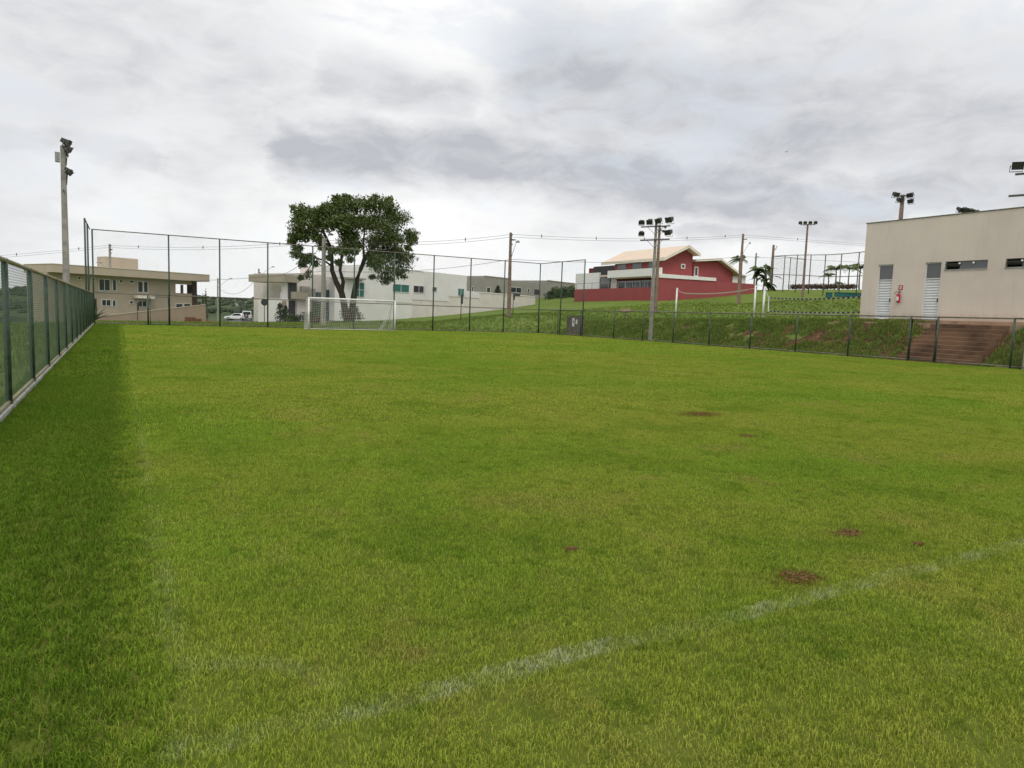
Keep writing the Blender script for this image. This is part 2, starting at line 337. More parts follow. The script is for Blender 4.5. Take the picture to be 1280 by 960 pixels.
def axis(parts):
    o = []
    for a, b, s in parts: o += list(np.arange(a, b-1e-6, s))
    return np.array(o+[parts[-1][1]])
gx = axis([(-260, -60, 20), (-60, -4, 4), (-4, 31.7, 2.975), (31.7, 37, .18), (37, 60, .8), (60, 120, 3), (120, 280, 16)])
gy = axis([(-120, -10, 15), (-10, 10, 1.5), (10, 52, .3), (52, 62, .5), (62, 110, 1.6), (110, 200, 5), (200, 300, 20)])
GX, GY = np.meshgrid(gx, gy); GZ = ground_h(np.c_[GX.ravel(), GY.ravel()])
nx, ny = len(gx), len(gy)
tm = MB(); tm.v = [tuple(p) for p in np.c_[GX.ravel(), GY.ravel(), GZ]]
tm.f = [(j*nx+i, j*nx+i+1, (j+1)*nx+i+1, (j+1)*nx+i) for j in range(ny-1) for i in range(nx-1)]
def terrain_mat():
    m = bpy.data.materials.new('hillside_turf'); m.use_nodes = True; t = NT(m.node_tree); b = m.node_tree.nodes['Principled BSDF']
    g = t.n('ShaderNodeNewGeometry'); P = g.outputs['Position']; sp = t.n('ShaderNodeSeparateXYZ', Vector=P); X, Y, Z = sp.outputs
    n1 = t.noise(P, .08, 4., .6); n2 = t.noise(P, .5, 5., .65, .5); n3 = t.noise(P, 3.5, 4., .65)
    c = t.mix(t.ramp(n1, .35, .65), (.145, .20, .042), (.112, .170, .032))
    c = t.mix(t.ramp(n2, .45, .7), c, (.18, .215, .055))
    c = t.mix(t.math('MULTIPLY', t.ramp(n3, .45, .7), .6), c, (.085, .135, .025))
    bank = t.math('MULTIPLY', t.math('MULTIPLY', t.ramp(X, 32.3, 33.), t.ramp(X, 36., 36.8, 1, 0)), t.ramp(Y, 46, 42, 0, 1))
    near = t.ramp(Y, 44, 20, .43, .60)
    bare = t.math('MULTIPLY', bank, t.ramp(t.math('SUBTRACT', near, t.noise(P, .9, 5., .7, .6)), -.03, .06))
    bare2 = t.math('MULTIPLY', t.ramp(t.noise(P, .11, 5., .65), .66, .72), t.math('MULTIPLY', t.ramp(Y, 56, 62), .8))
    soil = t.mix(t.ramp(n3, .4, .65), (.145, .072, .042), (.07, .04, .025))
    c = t.mix(t.math('MAXIMUM', bare, bare2), c, soil)
    t.set(b.inputs['Base Color'], c); b.inputs['Roughness'].default_value = 1; b.inputs['Specular IOR Level'].default_value = .05
    bp = t.n('ShaderNodeBump', Strength=1., Distance=.12, Height=t.noise(P, 5., 6., .7)); t.set(b.inputs['Normal'], bp.outputs[0]); return m
MT['terrain'] = terrain_mat()
tag(tm.build('terrain', MT['terrain'], smooth=True), None, kind='structure')
# the pitch: its own turf sheet, lightly uneven
fm = MB(); fx = np.linspace(-1.62, 32.05, 70); fy = np.linspace(-6, 52.75, 118)
fm.v = [(x, y, -.012+.006*mnoise.noise(Vector((x*.7, y*.7, 0)))) for y in fy for x in fx]
fm.f = [(j*70+i, j*70+i+1, (j+1)*70+i+1, (j+1)*70+i) for j in range(117) for i in range(69)]
tag(fm.build('field', MT['g_soil'], smooth=True), None, kind='structure')

# far country: valley and long ridge, a ring round everything out to the horizon
hm = MB(); rr_ = [235, 320, 430, 560, 700, 860, 1050, 1300, 1600, 1950, 2350, 2800, 3400, 4500, 7000]; NA = 360
for r in rr_:
    for k in range(NA):
        a = 2*math.pi*k/NA; x, y = r*math.sin(a), r*math.cos(a)
        az = (math.degrees(a)+180) % 360-180
        left = 1-float(sst(np.array(az), 12., 24.)) if az > -170 else 1
        far = float(np.interp(r, [235, 430, 860, 1300, 1950, 2800, 3400, 7000], [-16, -24, -34, -22, 4, 30, 36, 40]))
        far += 7*mnoise.noise(Vector((x*.0016, y*.0016, 1)))*float(sst(np.array(r), 500, 1500))
        rt = float(np.interp(r, [235, 430, 860, 7000], [-1., -6, -25, 20]))
        hm.v.append((x, y, left*far+(1-left)*rt))
hm.f = [(j*NA+(i+1) % NA, j*NA+i, (j+1)*NA+i, (j+1)*NA+(i+1) % NA) for j in range(len(rr_)-1) for i in range(NA)]
MT['hills'] = mat('far_fields', (.085, .105, .05), 1., .2, .006, col2=(.045, .065, .032), spec=.05)
tag(hm.build('hills', MT['hills'], smooth=True), None, kind='structure')
def hill_z(x, y):
    r = math.hypot(x, y); return float(np.interp(r, [235, 430, 860, 1300, 1950, 2800, 3400, 7000], [-16, -24, -34, -22, 4, 30, 36, 40]))+7*mnoise.noise(Vector((x*.0016, y*.0016, 1)))*float(sst(np.array(r), 500, 1500))
# woods in the valley: one mass nobody could count
wm = MB(); ico = bmesh.new(); bmesh.ops.create_icosphere(ico, subdivisions=1, radius=1); IV = [v.co.copy() for v in ico.verts]; IF = [[v.index for v in f.verts] for f in ico.faces]; ico.free()
k = 0
while k < 2600:
    r = 250*math.exp(random.random()*math.log(2800/250)); a = R(random.uniform(-16, 17)); x, y = r*math.sin(a), r*math.cos(a)
    if mnoise.noise(Vector((x*.004+3, y*.004, 0)))+.25*mnoise.noise(Vector((x*.02, y*.02, 5))) < -.02: continue
    s = random.uniform(3, 6.5)*(1+.3*(r > 900)); z = hill_z(x, y)
    ph = random.random()*50
    wm.add([(x+v.x*s*1.25*(1+.45*mnoise.noise(v*1.5+Vector((ph, 0, 0)))), y+v.y*s, z+s*.55+v.z*s*(.8+.4*mnoise.noise(v*2+Vector((0, ph, 0))))) for v in IV], IF); k += 1
tag(wm.build('wood', MT['wood_far']), 'dark woods spread over the far valley', 'woods', kind='stuff')
# far houses in the valley
hb = MB().box(-5, 5, -4, 4, -2, 3.2); hr = MB().prism([(-5.6, 3.2), (5.6, 3.2), (0, 5.2)], -4.6, 4.6)
pale = [mat('far_wall_%d' % i, c, .9, .05) for i, c in enumerate([(.55, .52, .48), (.45, .38, .32), (.62, .62, .62)])]
hbm = [hb.mesh('house_walls', m_) for m_ in pale]; hrm = [hr.mesh('house_roof', MT['redroof']), hr.mesh('house_roof', MT['kerb'])]
for i in range(46):
    if i < 16: r, a = random.uniform(255, 380), R(random.uniform(-.2+6, 9.5))
    else: r = 300*math.exp(random.random()*math.log(9)); a = R(random.uniform(-12, 14))
    x, y = r*math.sin(a), r*math.cos(a); z = hill_z(x, y) if r > 330 else -17+random.random()*3
    if r < 400: z = -19-(r-250)*.03
    h = thing('house', 'small pale house among the trees of the far valley', 'house', (x, y, z), random.uniform(-.6, .6), 'houses in the far valley')
    link('wall', hbm[i % 3], h); link('roof', hrm[0 if i % 3 else 1], h)

# ------------------------------------------------------------------ grass blades
def blade_patch(n, size, hmin, hmax, wd, lean):
    v = np.zeros((n, 5, 3)); ra, rb = rng.random(n)*2*np.pi, np.sqrt(rng.random(n))*size*.80; p = np.c_[np.cos(ra)*rb, np.sin(ra)*rb]
    a = rng.random(n)*2*np.pi; h = hmin+(hmax-hmin)*rng.random(n)**1.3; l = lean*h*(.25+rng.random(n)); la = rng.random(n)*2*np.pi
    cl = np.array([mnoise.noise(Vector((q[0]*14+n*.37, q[1]*14, n*.11))) for q in p]); h = h*np.clip(1+.9*cl, .45, 1.8); la = la*.85+1.5*np.array([mnoise.noise(Vector((q[0]*7, q[1]*7+n*.13, 4.))) for q in p])
    dx, dy = np.cos(a)*wd*.5, np.sin(a)*wd*.5; lx, ly = np.cos(la)*l, np.sin(la)*l
    for i, (sg, tz, tl, wf) in enumerate([(-1, -.6, 0, 1), (1, -.6, 0, 1), (1, .6, .35, .85), (-1, .6, .35, .85), (0, 1, 1, 0)]):
        v[:, i, 0] = p[:, 0]+sg*dx*wf+lx*tl; v[:, i, 1] = p[:, 1]+sg*dy*wf+ly*tl; v[:, i, 2] = h*tz
    m = MB(); m.v = [tuple(q) for q in v.reshape(-1, 3)]
    m.f = [q for i in range(n) for q in ((5*i, 5*i+1, 5*i+2, 5*i+3), (5*i+3, 5*i+2, 5*i+4))]
    return m
def grass(name, label, m, patch, step, rects, seed):
    o = patch.build(name, m); tag(o, label, 'grass', kind='stuff')
    g = bpy.data.node_groups.new(name, 'GeometryNodeTree')
    g.interface.new_socket('Geometry', in_out='INPUT', socket_type='NodeSocketGeometry'); g.interface.new_socket('Geometry', in_out='OUTPUT', socket_type='NodeSocketGeometry')
    t = NT(g); gi = g.nodes.new('NodeGroupInput'); go = g.nodes.new('NodeGroupOutput'); jn = g.nodes.new('GeometryNodeJoinGeometry')
    for x0, x1, y0, y1 in rects:
        cx, cy = max(2, int((x1-x0)/step)), max(2, int((y1-y0)/step))
        gr = t.n('GeometryNodeMeshGrid', Size_X=x1-x0-step, Size_Y=y1-y0-step, Vertices_X=cx, Vertices_Y=cy)
        tf = t.n('GeometryNodeTransform', Geometry=gr.outputs[0], Translation=((x0+x1)/2, (y0+y1)/2, 0.)); g.links.new(tf.outputs[0], jn.inputs[0])
    rv = t.n('FunctionNodeRandomValue', dict(data_type='FLOAT_VECTOR'), Seed=seed); rv.inputs[0].default_value = (-step*.12, -step*.12, 0); rv.inputs[1].default_value = (step*.12, step*.12, 0)
    sp = t.n('GeometryNodeSetPosition', Geometry=jn.outputs[0], Offset=rv.outputs[0])
    rot = t.n('FunctionNodeRandomValue', dict(data_type='FLOAT_VECTOR'), Seed=seed+1); rot.inputs[0].default_value = (0, 0, 0); rot.inputs[1].default_value = (0, 0, 6.283)
    sc = t.n('FunctionNodeRandomValue', dict(data_type='FLOAT_VECTOR'), Seed=seed+2); sc.inputs[0].default_value = (1, 1, .8); sc.inputs[1].default_value = (1, 1, 1.2)
    io = t.n('GeometryNodeInstanceOnPoints', Points=sp.outputs[0], Instance=gi.outputs[0], Rotation=rot.outputs[0], Scale=sc.outputs[0])
    g.links.new(io.outputs[0], go.inputs[0]); md = o.modifiers.new('spread', 'NODES'); md.node_group = g
    return o
grass('mown_grass', 'short mown green grass covering the pitch by the chalk line', MT['g_field'], blade_patch(5000, .5, .007, .018, .0031, 1.15), .5, [(.0, 13, .5, 9)], 1)
grass('mown_grass', 'short mown green grass over the middle of the pitch', MT['g_field'], blade_patch(2600, .7, .008, .020, .0075, 1.1), .7, [(13, 31.7, 1, 9), (0, 31.7, 9, 24)], 5)
grass('mown_grass', 'short mown green grass towards the goal and far fence', MT['g_field'], blade_patch(2200, 1.2, .014, .032, .02, 1.5), 1.2, [(0, 31.7, 24, 52.4)], 9)
grass('long_grass', 'longer dark green grass strip along the side fence', MT['g_strip'], blade_patch(760, .26, .014, .038, .0044, 1.2), .26, [(-1.5, .10, 1, 16)], 13)
grass('long_grass', 'longer dark green grass strip running to the fence corner', MT['g_strip'], blade_patch(420, .4, .024, .058, .015, 1.1), .4, [(-1.5, .08, 16, 52.2)], 17)
def tufts(name, label, n, sampler, hmin, hmax, wd, m, nb=5):
    mb = MB(); pts = []
    while len(pts) < n:
        q = sampler()
        if q: pts.append(q)
    zs = ground_h(pts)
    for (x, y), z in zip(pts, zs):
        for b in range(nb):
            a = random.random()*6.283; h = random.uniform(hmin, hmax); l = h*random.uniform(.2, .9); ox, oy = random.gauss(0, .07), random.gauss(0, .07)
            c, s = math.cos(a), math.sin(a); w_ = wd*random.uniform(.7, 1.3)
            px, py = x+ox, y+oy
            mb.add([(px-s*w_, py+c*w_, z-.02), (px+s*w_, py-c*w_, z-.02), (px+s*w_*.8+c*l*.35, py-c*w_*.8+s*l*.35, z+h*.6), (px-s*w_*.8+c*l*.35, py+c*w_*.8+s*l*.35, z+h*.6), (px+c*l, py+s*l, z+h*.95)], [(0, 1, 2, 3), (3, 2, 4)])
    return tag(mb.build(name, m), label, 'grass', kind='stuff')
def s_bank():
    x, y = random.uniform(32.35, 36.6), random.uniform(9, 52)
    if abs(y-18.9) < 2.0 and x < 36.6: return None
    thr = .08 if y > 40 else .02-.006*(40-y)*.5
    if mnoise.noise(Vector((x*.9, y*.9, 7)))+.5*mnoise.noise(Vector((x*2.2, y*2.2, 1))) > .16+.006*(y-10) and y < 44: return None
    return (x, y)
tufts('bank_grass', 'rough tufted grass on the steep bank behind the low fence', 14000, s_bank, .06, .24, .012, MT['g_rough'], 7)
def s_left(): return (random.uniform(-14, -1.8), random.uniform(7, 54))
tufts('verge_grass', 'rough grass outside the green side fence', 6000, s_left, .06, .22, .014, MT['g_rough'], 5)
def s_far():
    x, y = random.uniform(-3, 40), random.uniform(52.7, 70)
    return (x, y)
tufts('bank_grass', 'rough grass on the verge behind the tall goal fence', 6500, s_far, .08, .24, .02, MT['g_rough'], 5)
def s_ter():
    x, y = random.uniform(36.6, 70), random.uniform(26, 72); return (x, y) if (x-36)*.9 > (26-y) else None
tufts('terrace_grass', 'grass on the upper terrace round the volleyball posts', 6500, s_ter, .06, .18, .03, MT['g_rough'], 4)

# ------------------------------------------------------------------ fences
def link_panel(wd, ht, m, pitch=.078, r=.0012):
    mb = MB(); n = int((wd+ht)/pitch)+1
    for fam in (0, 1):
        for i in range(1, n):
            c = i*pitch
            x0, z0 = (c, 0) if c <= wd else (wd, c-wd)
            x1, z1 = (0, c) if c <= ht else (c-ht, ht)
            if abs(x0-x1) < .02: continue
            if fam: x0, x1 = wd-x0, wd-x1
            mb.tube([(x0, fam*.006, z0), (x1, fam*.006, z1)], r, 3, cap=False)
    return mb.mesh('chain_link_panel', m)
def fence_run(name, label, pts, h, postm, railm, wirem, post_r, rails, group=None, kerb=False, skip=()):
    """pts: post feet in order"""
    o = pts[0]; f = thing(name, label, 'fence', (o[0], o[1], 0), 0, group)
    pm = MB().tube([(0, 0, -.06), (0, 0, h+.02)], post_r, 10).mesh('post', postm, True)
    for p in pts: link('post', pm, f, (p[0]-o[0], p[1]-o[1], 0))
    cache = {}
    for i in range(len(pts)-1):
        if i in skip:
            MB().tube([Vector((*pts[i], 0))-Vector((*o, 0))+Vector((0, 0, rails[-1])), Vector((*pts[i+1], 0))-Vector((*o, 0))+Vector((0, 0, rails[-1]))], .033, 8).build('rail', railm, f, True); continue
        a, b = Vector((*pts[i], 0)), Vector((*pts[i+1], 0)); d = b-a; L = d.length; rz = math.atan2(d.y, d.x); key = round(L, 2)
        for k in range(len(rails)-1):
            z0, z1 = rails[k], rails[k+1]; kk = (key, k)
            if kk not in cache: cache[kk] = link_panel(L-2*post_r, z1-z0-.06, wirem, r=.0016 if kerb else .0012)
            link('chain_link_panel', cache[kk], f, a-Vector((*o, 0))+d.normalized()*post_r+Vector((0, 0, z0+.03)), rz)
        for z in rails:
            rr = .033 if z > .5 else .026
            MB().tube([a-Vector((*o, 0))+Vector((0, 0, z)), b-Vector((*o, 0))+Vector((0, 0, z))], rr, 8).build('rail', railm, f, True)
        if kerb:
            q = MB().box(.02, L-.02, -.055, .055, -.04, .075).build('kerb_stone', MT['kerb'], f, bevel=.012); q.location = a-Vector((*o, 0)); q.rotation_euler = (0, 0, rz)
    return f
SPC = 3.15
lp = [(fxl(y), y) for y in [52.5-SPC*k for k in range(0, 15)]]
fence_run('chain_link_fence', 'long green side fence with yellowed top rail beside the dark grass strip', lp, 2.0, MT['post'], MT['rail'], MT['wire'], .04, [.10, 2.0], kerb=True)
# tall goal-end fence with its two side returns
fy = FY1+.12
far_x = [fxl(52.5)+.05, 1.75, 2.98, 6.13, 9.3, 12.45, 15.55, 18.72, 22.0, 25.26, 28.42, 31.9]
tf = fence_run('chain_link_fence', 'tall grey chain link fence behind the goal with side returns', [(x, fy) for x in far_x if x != 1.75], 6.0, MT['post'], MT['rail2'], MT['wire2'], .05, [.10, 2.03, 6.0])
def ret(x0, x1):
    pm = MB().tube([(0, 0, -.06), (0, 0, 6.02)], .05, 10).mesh('post', MT['post'], True); ox, oy = far_x[0], fy
    a, b = Vector((x0-ox, 0, 0)), Vector((x1-ox, 46.08-oy, 0))
    for q in (a+(b-a)*.5, b): link('post', pm, tf, q)
    for i in (0, 1):
        p, q = a+(b-a)*i/2, a+(b-a)*(i+1)/2; d = q-p; rz = math.atan2(d.y, d.x)
        if x0 > 0: link('chain_link_panel', link_panel(d.length-.1, 3.9, MT['wire2']), tf, p+d.normalized()*.05+Vector((0, 0, 2.08)), rz)
        for z in (2.03, 6.0): MB().tube([p+Vector((0, 0, z)), q+Vector((0, 0, z))], .033, 8).build('rail', MT['rail2'], tf, True)
ret(far_x[0]-.13, fxl(46)-.14); ret(32.0, 32.0)
# low fence on the bank side, with the gateway
rp = [(FX1, y) for y in (52.45, 49.4, 46.1, 41.7+.1, 38.5, 35.4, 32.15, 28.9, 25.75, 22.6, 19.52, 18.27, 15.2, 12.1, 9.)]
fence_run('chain_link_fence', 'low green fence along the foot of the grassy bank', rp, 2.05, MT['post'], MT['rail2'], MT['wire2'], .04, [.09, 2.05], skip=(10,))
def gate(label, a, b, h):
    a, b = Vector(a), Vector(b); d = b-a; L = d.length; g = thing('fence_gate', label, 'gate', a, math.atan2(d.y, d.x))
    MB().tube([(.07, 0, .09), (.07, 0, h), (L-.07, 0, h), (L-.07, 0, .09), (.07, 0, .09)], .03, 8).build('gate_frame', MT['post'], g, True)
    q = link('chain_link_panel', link_panel(L-.2, h-.15, MT['wire2']), g, (.1, 0, .12))
    MB().tube([(.03, -.05, 1.05), (.03, .05, 1.05)], .035, 8).build('latch', MT['steel'], g); return g
gate('green wire gate in the low fence at the foot of the steps', (FX1, 19.52, 0), (FX1, 18.27, 0), 1.93)
g2 = gate('green wire gate in the tall fence near the beige house', (1.75, fy-.09, 0), (2.98, fy-.09, 0), 1.9)
MB().tube([(-.05, .09, -.05), (-.05, .09, 1.98)], .055, 10).build('gate_post', MT['post'], g2, True)

# ------------------------------------------------------------------ goal
GL, GR = gnd(386, 412.5), gnd(493, 414.5); gyl = 49.25
gw = GR.x-GL.x; g = thing('football_goal', 'white football goal with sagging net in front of the tree', 'goal', (GL.x, gyl, 0))
for x in (0, gw): MB().tube([(x, 0, -.05), (x, 0, 2.2)], .06, 12).build('goal_post', MT['white'], g, True)
MB().tube([(-.06, 0, 2.2), (gw+.06, 0, 2.2)], .06, 12).build('crossbar', MT['white'], g, True)
for x in (0, gw): MB().tube([(x, 0, 2.2), (x, .75, 2.1), (x, 1.5, .05)], .025, 8).build('net_stay', MT['white'], g, True)
MB().tube([(0, 1.5, .05), (gw, 1.5, .05)], .025, 8).build('ground_bar', MT['white'], g, True)
nb = MB()
def backp(s, t):                                                     # s along, t 0 top .. 1 bottom
    y = .75*min(1, t/.25) if t < .25 else .75+.75*((t-.25)/.75); z = 2.2-.12*t/.25 if t < .25 else 2.08-2.03*((t-.25)/.75)
    sag = math.sin(math.pi*s/gw)*math.sin(math.pi*t)
    return (s, y-.22*sag+.04*math.sin(s*3), z-.14*sag)
st = .15; ns = int(gw/st); ntv = 22
for i in range(ns+1): nb.tube([backp(i*gw/ns, t/11) for t in range(12)], .0058, 3, False)
for j in range(ntv+1): nb.tube([backp(s*gw/10, j/ntv) for s in range(11)], .0058, 3, False)
for x in (0, gw):
    for j in range(1, 14): nb.tube([(x, 0, 2.2*j/14), (x, (.75+.75*(1-j/14)*1.0) if j < 13 else .8, 2.2*j/14-.02)], .0058, 3, False)
    for j in range(1, 9): nb.tube([(x, 1.5*j/9, .02), (x, 1.5*j/9, min(2.15, 2.1*(1-j/9)/.5+.05))], .0058, 3, False)
for x in (gw-.35, gw-.2): nb.tube([(x+.3, 0.02, 2.1), (x, .5, 1.2), (x-.5, .9, .1)], .02, 5, False)
nb.build('goal_net', MT['cord'], g)

# ------------------------------------------------------------------ poles with lamps and cables
def taper_pole(mb, h, w0, w1):
    a, b = w0/2, w1/2
    mb.add([(-a, -a*.75, -.4), (a, -a*.75, -.4), (a, a*.75, -.4), (-a, a*.75, -.4), (-b, -b*.75, h), (b, -b*.75, h), (b, b*.75, h), (-b, b*.75, h)],
           [(3, 2, 1, 0), (4, 5, 6, 7), (0, 1, 5, 4), (1, 2, 6, 5), (2, 3, 7, 6), (3, 0, 4, 7)])
    for s in (-1, 1):                                                # raised flanges leave the recessed panel of a double-T pole
        for e in (-1, 1):
            x0, x1 = sorted((e*a, e*a*.55)); u0, u1 = sorted((e*b, e*b*.55)); y0, y1 = sorted((s*a*.75, s*a)); q0, q1 = sorted((s*b*.75, s*b))
            mb.add([(x0, y0, -.4), (x1, y0, -.4), (x1, y1, -.4), (x0, y1, -.4), (u0, q0, h), (u1, q0, h), (u1, q1, h), (u0, q1, h)],
                   [(3, 2, 1, 0), (4, 5, 6, 7), (0, 1, 5, 4), (1, 2, 6, 5), (2, 3, 7, 6), (3, 0, 4, 7)])
    return mb
def flood(parent, loc, rz, tilt, s=1., big=True, m=None):
    """box floodlight: deep tapered housing, glass front, yoke; looks along local -y"""
    a = R(tilt); Mx = Matrix.Translation(loc) @ Matrix.Rotation(rz, 4, 'Z') @ Matrix.Rotation(a, 4, 'X')
    b = MB(); w_, h_, d_ = .20*s, .14*s, .34*s
    b.add([(-w_, -d_*.5, -h_), (w_, -d_*.5, -h_), (w_, -d_*.5, h_), (-w_, -d_*.5, h_), (-w_*.62, d_*.5, -h_*.5), (w_*.62, d_*.5, -h_*.5), (w_*.62, d_*.5, h_*.7), (-w_*.62, d_*.5, h_*.7)],
          [(0, 1, 5, 4), (1, 2, 6, 5), (2, 3, 7, 6), (3, 0, 4, 7), (7, 6, 5, 4), (3, 2, 1, 0)])
    b.box(-w_*1.06, w_*1.06, -d_*.56, -d_*.44, h_, h_*1.15)
    o = b.build('floodlight', m or MT['lamp'], parent, bevel=.012); o.matrix_local = Mx
    gl = MB().box(-w_*.9, w_*.9, -d_*.5-.012, -d_*.5-.003, -h_*.88, h_*.88).build('lens', MT['lens'], o)
    MB().tube([(-w_*1.05, 0, 0), (-w_*1.05, .0, -h_*1.7), (w_*1.05, 0, -h_*1.7), (w_*1.05, 0, 0)], .018, 6).build('yoke', MT['steel'], o)
def light_pole(label, loc, h, rz, arms, m, w0=.34, w1=.2, name='floodlight_pole', lean=0., group=None):
    p = thing(name, label, 'light pole', loc, rz, group)
    if lean: p.rotation_euler = (0, R(lean), rz)
    taper_pole(MB(), h, w0, w1).build('pole', m, p, bevel=.008)
    for z, half, lamps, off in arms:
        MB().box(-half, half, -w1*.5-.08, -w1*.5-.005, z-.04, z+.04).build('crossarm', MT['steel'], p)
        for s in (-1, 1): MB().tube([(s*half*.55, -w1*.5-.045, z-.02), (0, -w1*.5-.02, z-.55)], .015, 6).build('brace', MT['steel'], p)
        for x, dz, r, t, sc in lamps: flood(p, (x, -w1*.5-.05+off, z+dz), R(r), t, sc)
    return p
P = Vector((32.25, 38.15, 0)); P.z = gz(P.x, P.y)
light_pole('tall concrete floodlight pole with six lamps on two crossarms beside the low fence', P, 8.15-P.z, R(-62), [(7.85-P.z, 1.05, [(-1.02, .33, 20, 25, 1.), (-.42, .35, 10, 30, 1.1), (.22, .4, -8, 30, 1.1), (1.0, .42, -12, 22, 1.25), (.98, -.42, -14, 20, 1.2), (-1.0, -.42, 25, 28, .95)], 0), (6.95-P.z, 1.05, [], 0)], MT['concrete'], .22, .14)
P = Vector((-1.95, 36.3, 0)); P.z = gz(P.x, P.y)
lpz = light_pole('tall pale concrete floodlight pole outside the green side fence', P, 8.0-P.z, R(90), [(7.75-P.z, .85, [(-.7, .3, -10, 25, .95), (-.3, .32, 0, 35, .85), (.3, .2, 6, 30, .8), (.7, .28, 15, 25, .85)], .0), (6.95-P.z, .6, [(-.45, .0, -12, 35, .7), (.45, .05, 12, 40, .7)], -.05)], MT['concrete'], .29, .18, lean=0.)
MB().box(.10, .34, .13, .30, 7.35-P.z, 7.75-P.z).build('ballast_box', MT['lampg'], lpz)
MB().box(-.3, .3, -.02, .02, 6.1-P.z, 6.14-P.z).build('climbing_peg', MT['steel'], lpz)
P = on_ground(819, 388, 74)
light_pole('slim brown floodlight pole standing behind the six lamp pole', P, 8.9, R(-10), [(8.75, .5, [(.55, -.05, 60, 20, .8), (.35, -.5, 60, 25, .7)], 0), (8.35, .4, [], 0)], MT['brownpole'], .30, .18)
P = on_ground(1003, 371.5, 105)
light_pole('slim floodlight pole with four lamps in a row beside the upper court fence', P, 9.8, R(-48), [(9.7, .95, [(-.95, .32, 0, 30, 1.15), (-.35, .32, 0, 30, 1.15), (.3, .32, 0, 30, 1.15), (.95, .32, 0, 30, 1.15)], 0)], MT['brownpole'], .34, .22)
P = at(1121, 330, 55); P.z = gz(P.x, P.y)
light_pole('floodlight pole rising behind the clubhouse roof', P, 10.45-P.z, R(-50), [(10.35-P.z, .42, [(-.45, .12, 30, 28, 1.0), (-.2, -.25, 30, 28, .9), (.45, .05, -30, 25, 1.0), (.5, -.35, -30, 25, .9)], 0)], MT['brownpole'], .34, .22)
P = at(1203, 330, 66); P.z = gz(P.x, P.y)
light_pole('floodlight pole with lamps just showing over the clubhouse parapet', P, 10.75-P.z, R(-45), [(10.65-P.z, .7, [(-.6, .22, 40, 30, 1.1), (-.2, .2, 10, 30, 1.1), (.2, .1, 0, 30, 1.1), (.6, .0, -20, 30, 1.)], 0)], MT['brownpole'], .34, .22)
P = Vector((32.3, 14.78, 0)); P.z = gz(P.x, P.y)
light_pole('floodlight pole beside the low fence past the clubhouse steps', P, 8.2-P.z, R(-70), [(7.85-P.z, 1.05, [(-1.02, .35, 20, 20, 1.05), (-.42, .35, 10, 30, 1.1), (.3, .35, -8, 30, 1.1), (1.0, .35, -12, 30, 1.1)], 0), (7.0-P.z, 1.2, [], 0)], MT['concrete'])

wire_ends = {}
def street_pole(key, label, base, h, m, arm=None, w0=.30, w1=.17, lean=0., group=None):
    p = thing('utility_pole', label, 'utility pole', base, R(27), group)
    taper_pole(MB(), h, w0, w1).build('pole', m, p)
    MB().box(-.06, .06, -.55, .05, h-.75, h-.65).build('bracket', MT['steel'], p)
    for z in (h-.25, h-.7, h-1.15): MB().lathe([(.0, .14), (.05, .13), (.07, .08), (.04, .05), (.07, 0), (.03, -.02)], 8, (.13, -.1, z)).build('insulator', MT['lampg'], p, True)
    if lean: p.rotation_euler = (0, R(lean), R(27))
    if arm:
        dx, dz, z0 = arm
        MB().tube([(0, 0, z0), (dx*.55, -.1, z0+dz*.62), (dx, -.1, z0+dz)], .03, 6).build('lamp_arm', MT['lampg'], p, True)
        s = 1 if dx > 0 else -1
        MB().tube([(dx-s*.05, -.1, z0+dz), (dx+s*.25, -.1, z0+dz+.06), (dx+s*.55, -.1, z0+dz+.03)], .1, 8, rr=[.06, .13, .05]).build('lamp_head', MT['lampg'], p, True)
    wire_ends[key] = base+Vector((0, 0, h)); return p
street_pole('a', 'concrete utility pole with street lamp in front of the beige house', on_ground(139, 399, 98.5), 9.05, MT['concrete'], (-1.05, 1.7, 5.0))
street_pole('b', 'pale concrete utility pole standing before the tree crown', on_ground(404, 406, 68.6), 8.0, MT['concrete'], (.5, 1.1, 7.3), .36, .24)
street_pole('c', 'leaning brown utility pole by the white boundary wall', on_ground(636, 395, 68), 8.0, MT['brownpole'], (.85, 1.9, 5.3), lean=-1.)
street_pole('d', 'brown utility pole with street lamp beside the red wall', on_ground(923, 380, 96.6), 9.0, MT['brownpole'], (2.7, 1.9, 6.2), .42, .2, lean=.5)
street_pole('e', 'utility pole with a long lamp arm at the end of the side road', on_ground(323.5, 402, 129), 9.0, MT['concrete'], (2.6, 1.9, 7.6))
street_pole('f', 'far utility pole with lamp arm beyond the beige house', on_ground(272.5, 402, 160), 9.0, MT['concrete'], (2.8, 2.1, 7.0))
street_pole('g', 'utility pole at the corner of the upper court fence', on_ground(963, 365, 128), 7.6, MT['brownpole'], (1.5, 1.4, 6.0), .5, .3)
street_pole('h', 'thin utility pole behind the red boundary wall end', on_ground(942, 366, 135), 6.6, MT['concrete'], (-.5, 1.0, 4.6), .3, .2)
def cable(label, a, b, sag, r=.016, spacers=0):
    a, b = Vector(a), Vector(b); pts = []
    for i in range(19): t = i/18; p = a.lerp(b, t); p.z -= sag*4*t*(1-t); pts.append(p)
    o = MB().tube([p-a for p in pts], r, 5).build('power_cable', MT['wireblk'], None); o.location = a; tag(o, label, 'cable', 'overhead cables')
    for k in range(spacers):
        t = (k+.5)/spacers; p = a.lerp(b, t); p.z -= sag*4*t*(1-t)
        MB().lathe([(.0, .16), (.05, .14), (.035, .06), (.07, 0), (.035, -.07), (.055, -.14), (0, -.17)], 6, p-a).build('spacer', MT['steel'], o)
E_ = wire_ends
left_far = at(-260, 330, 118); right_far = Vector((190, 62, 17.5))
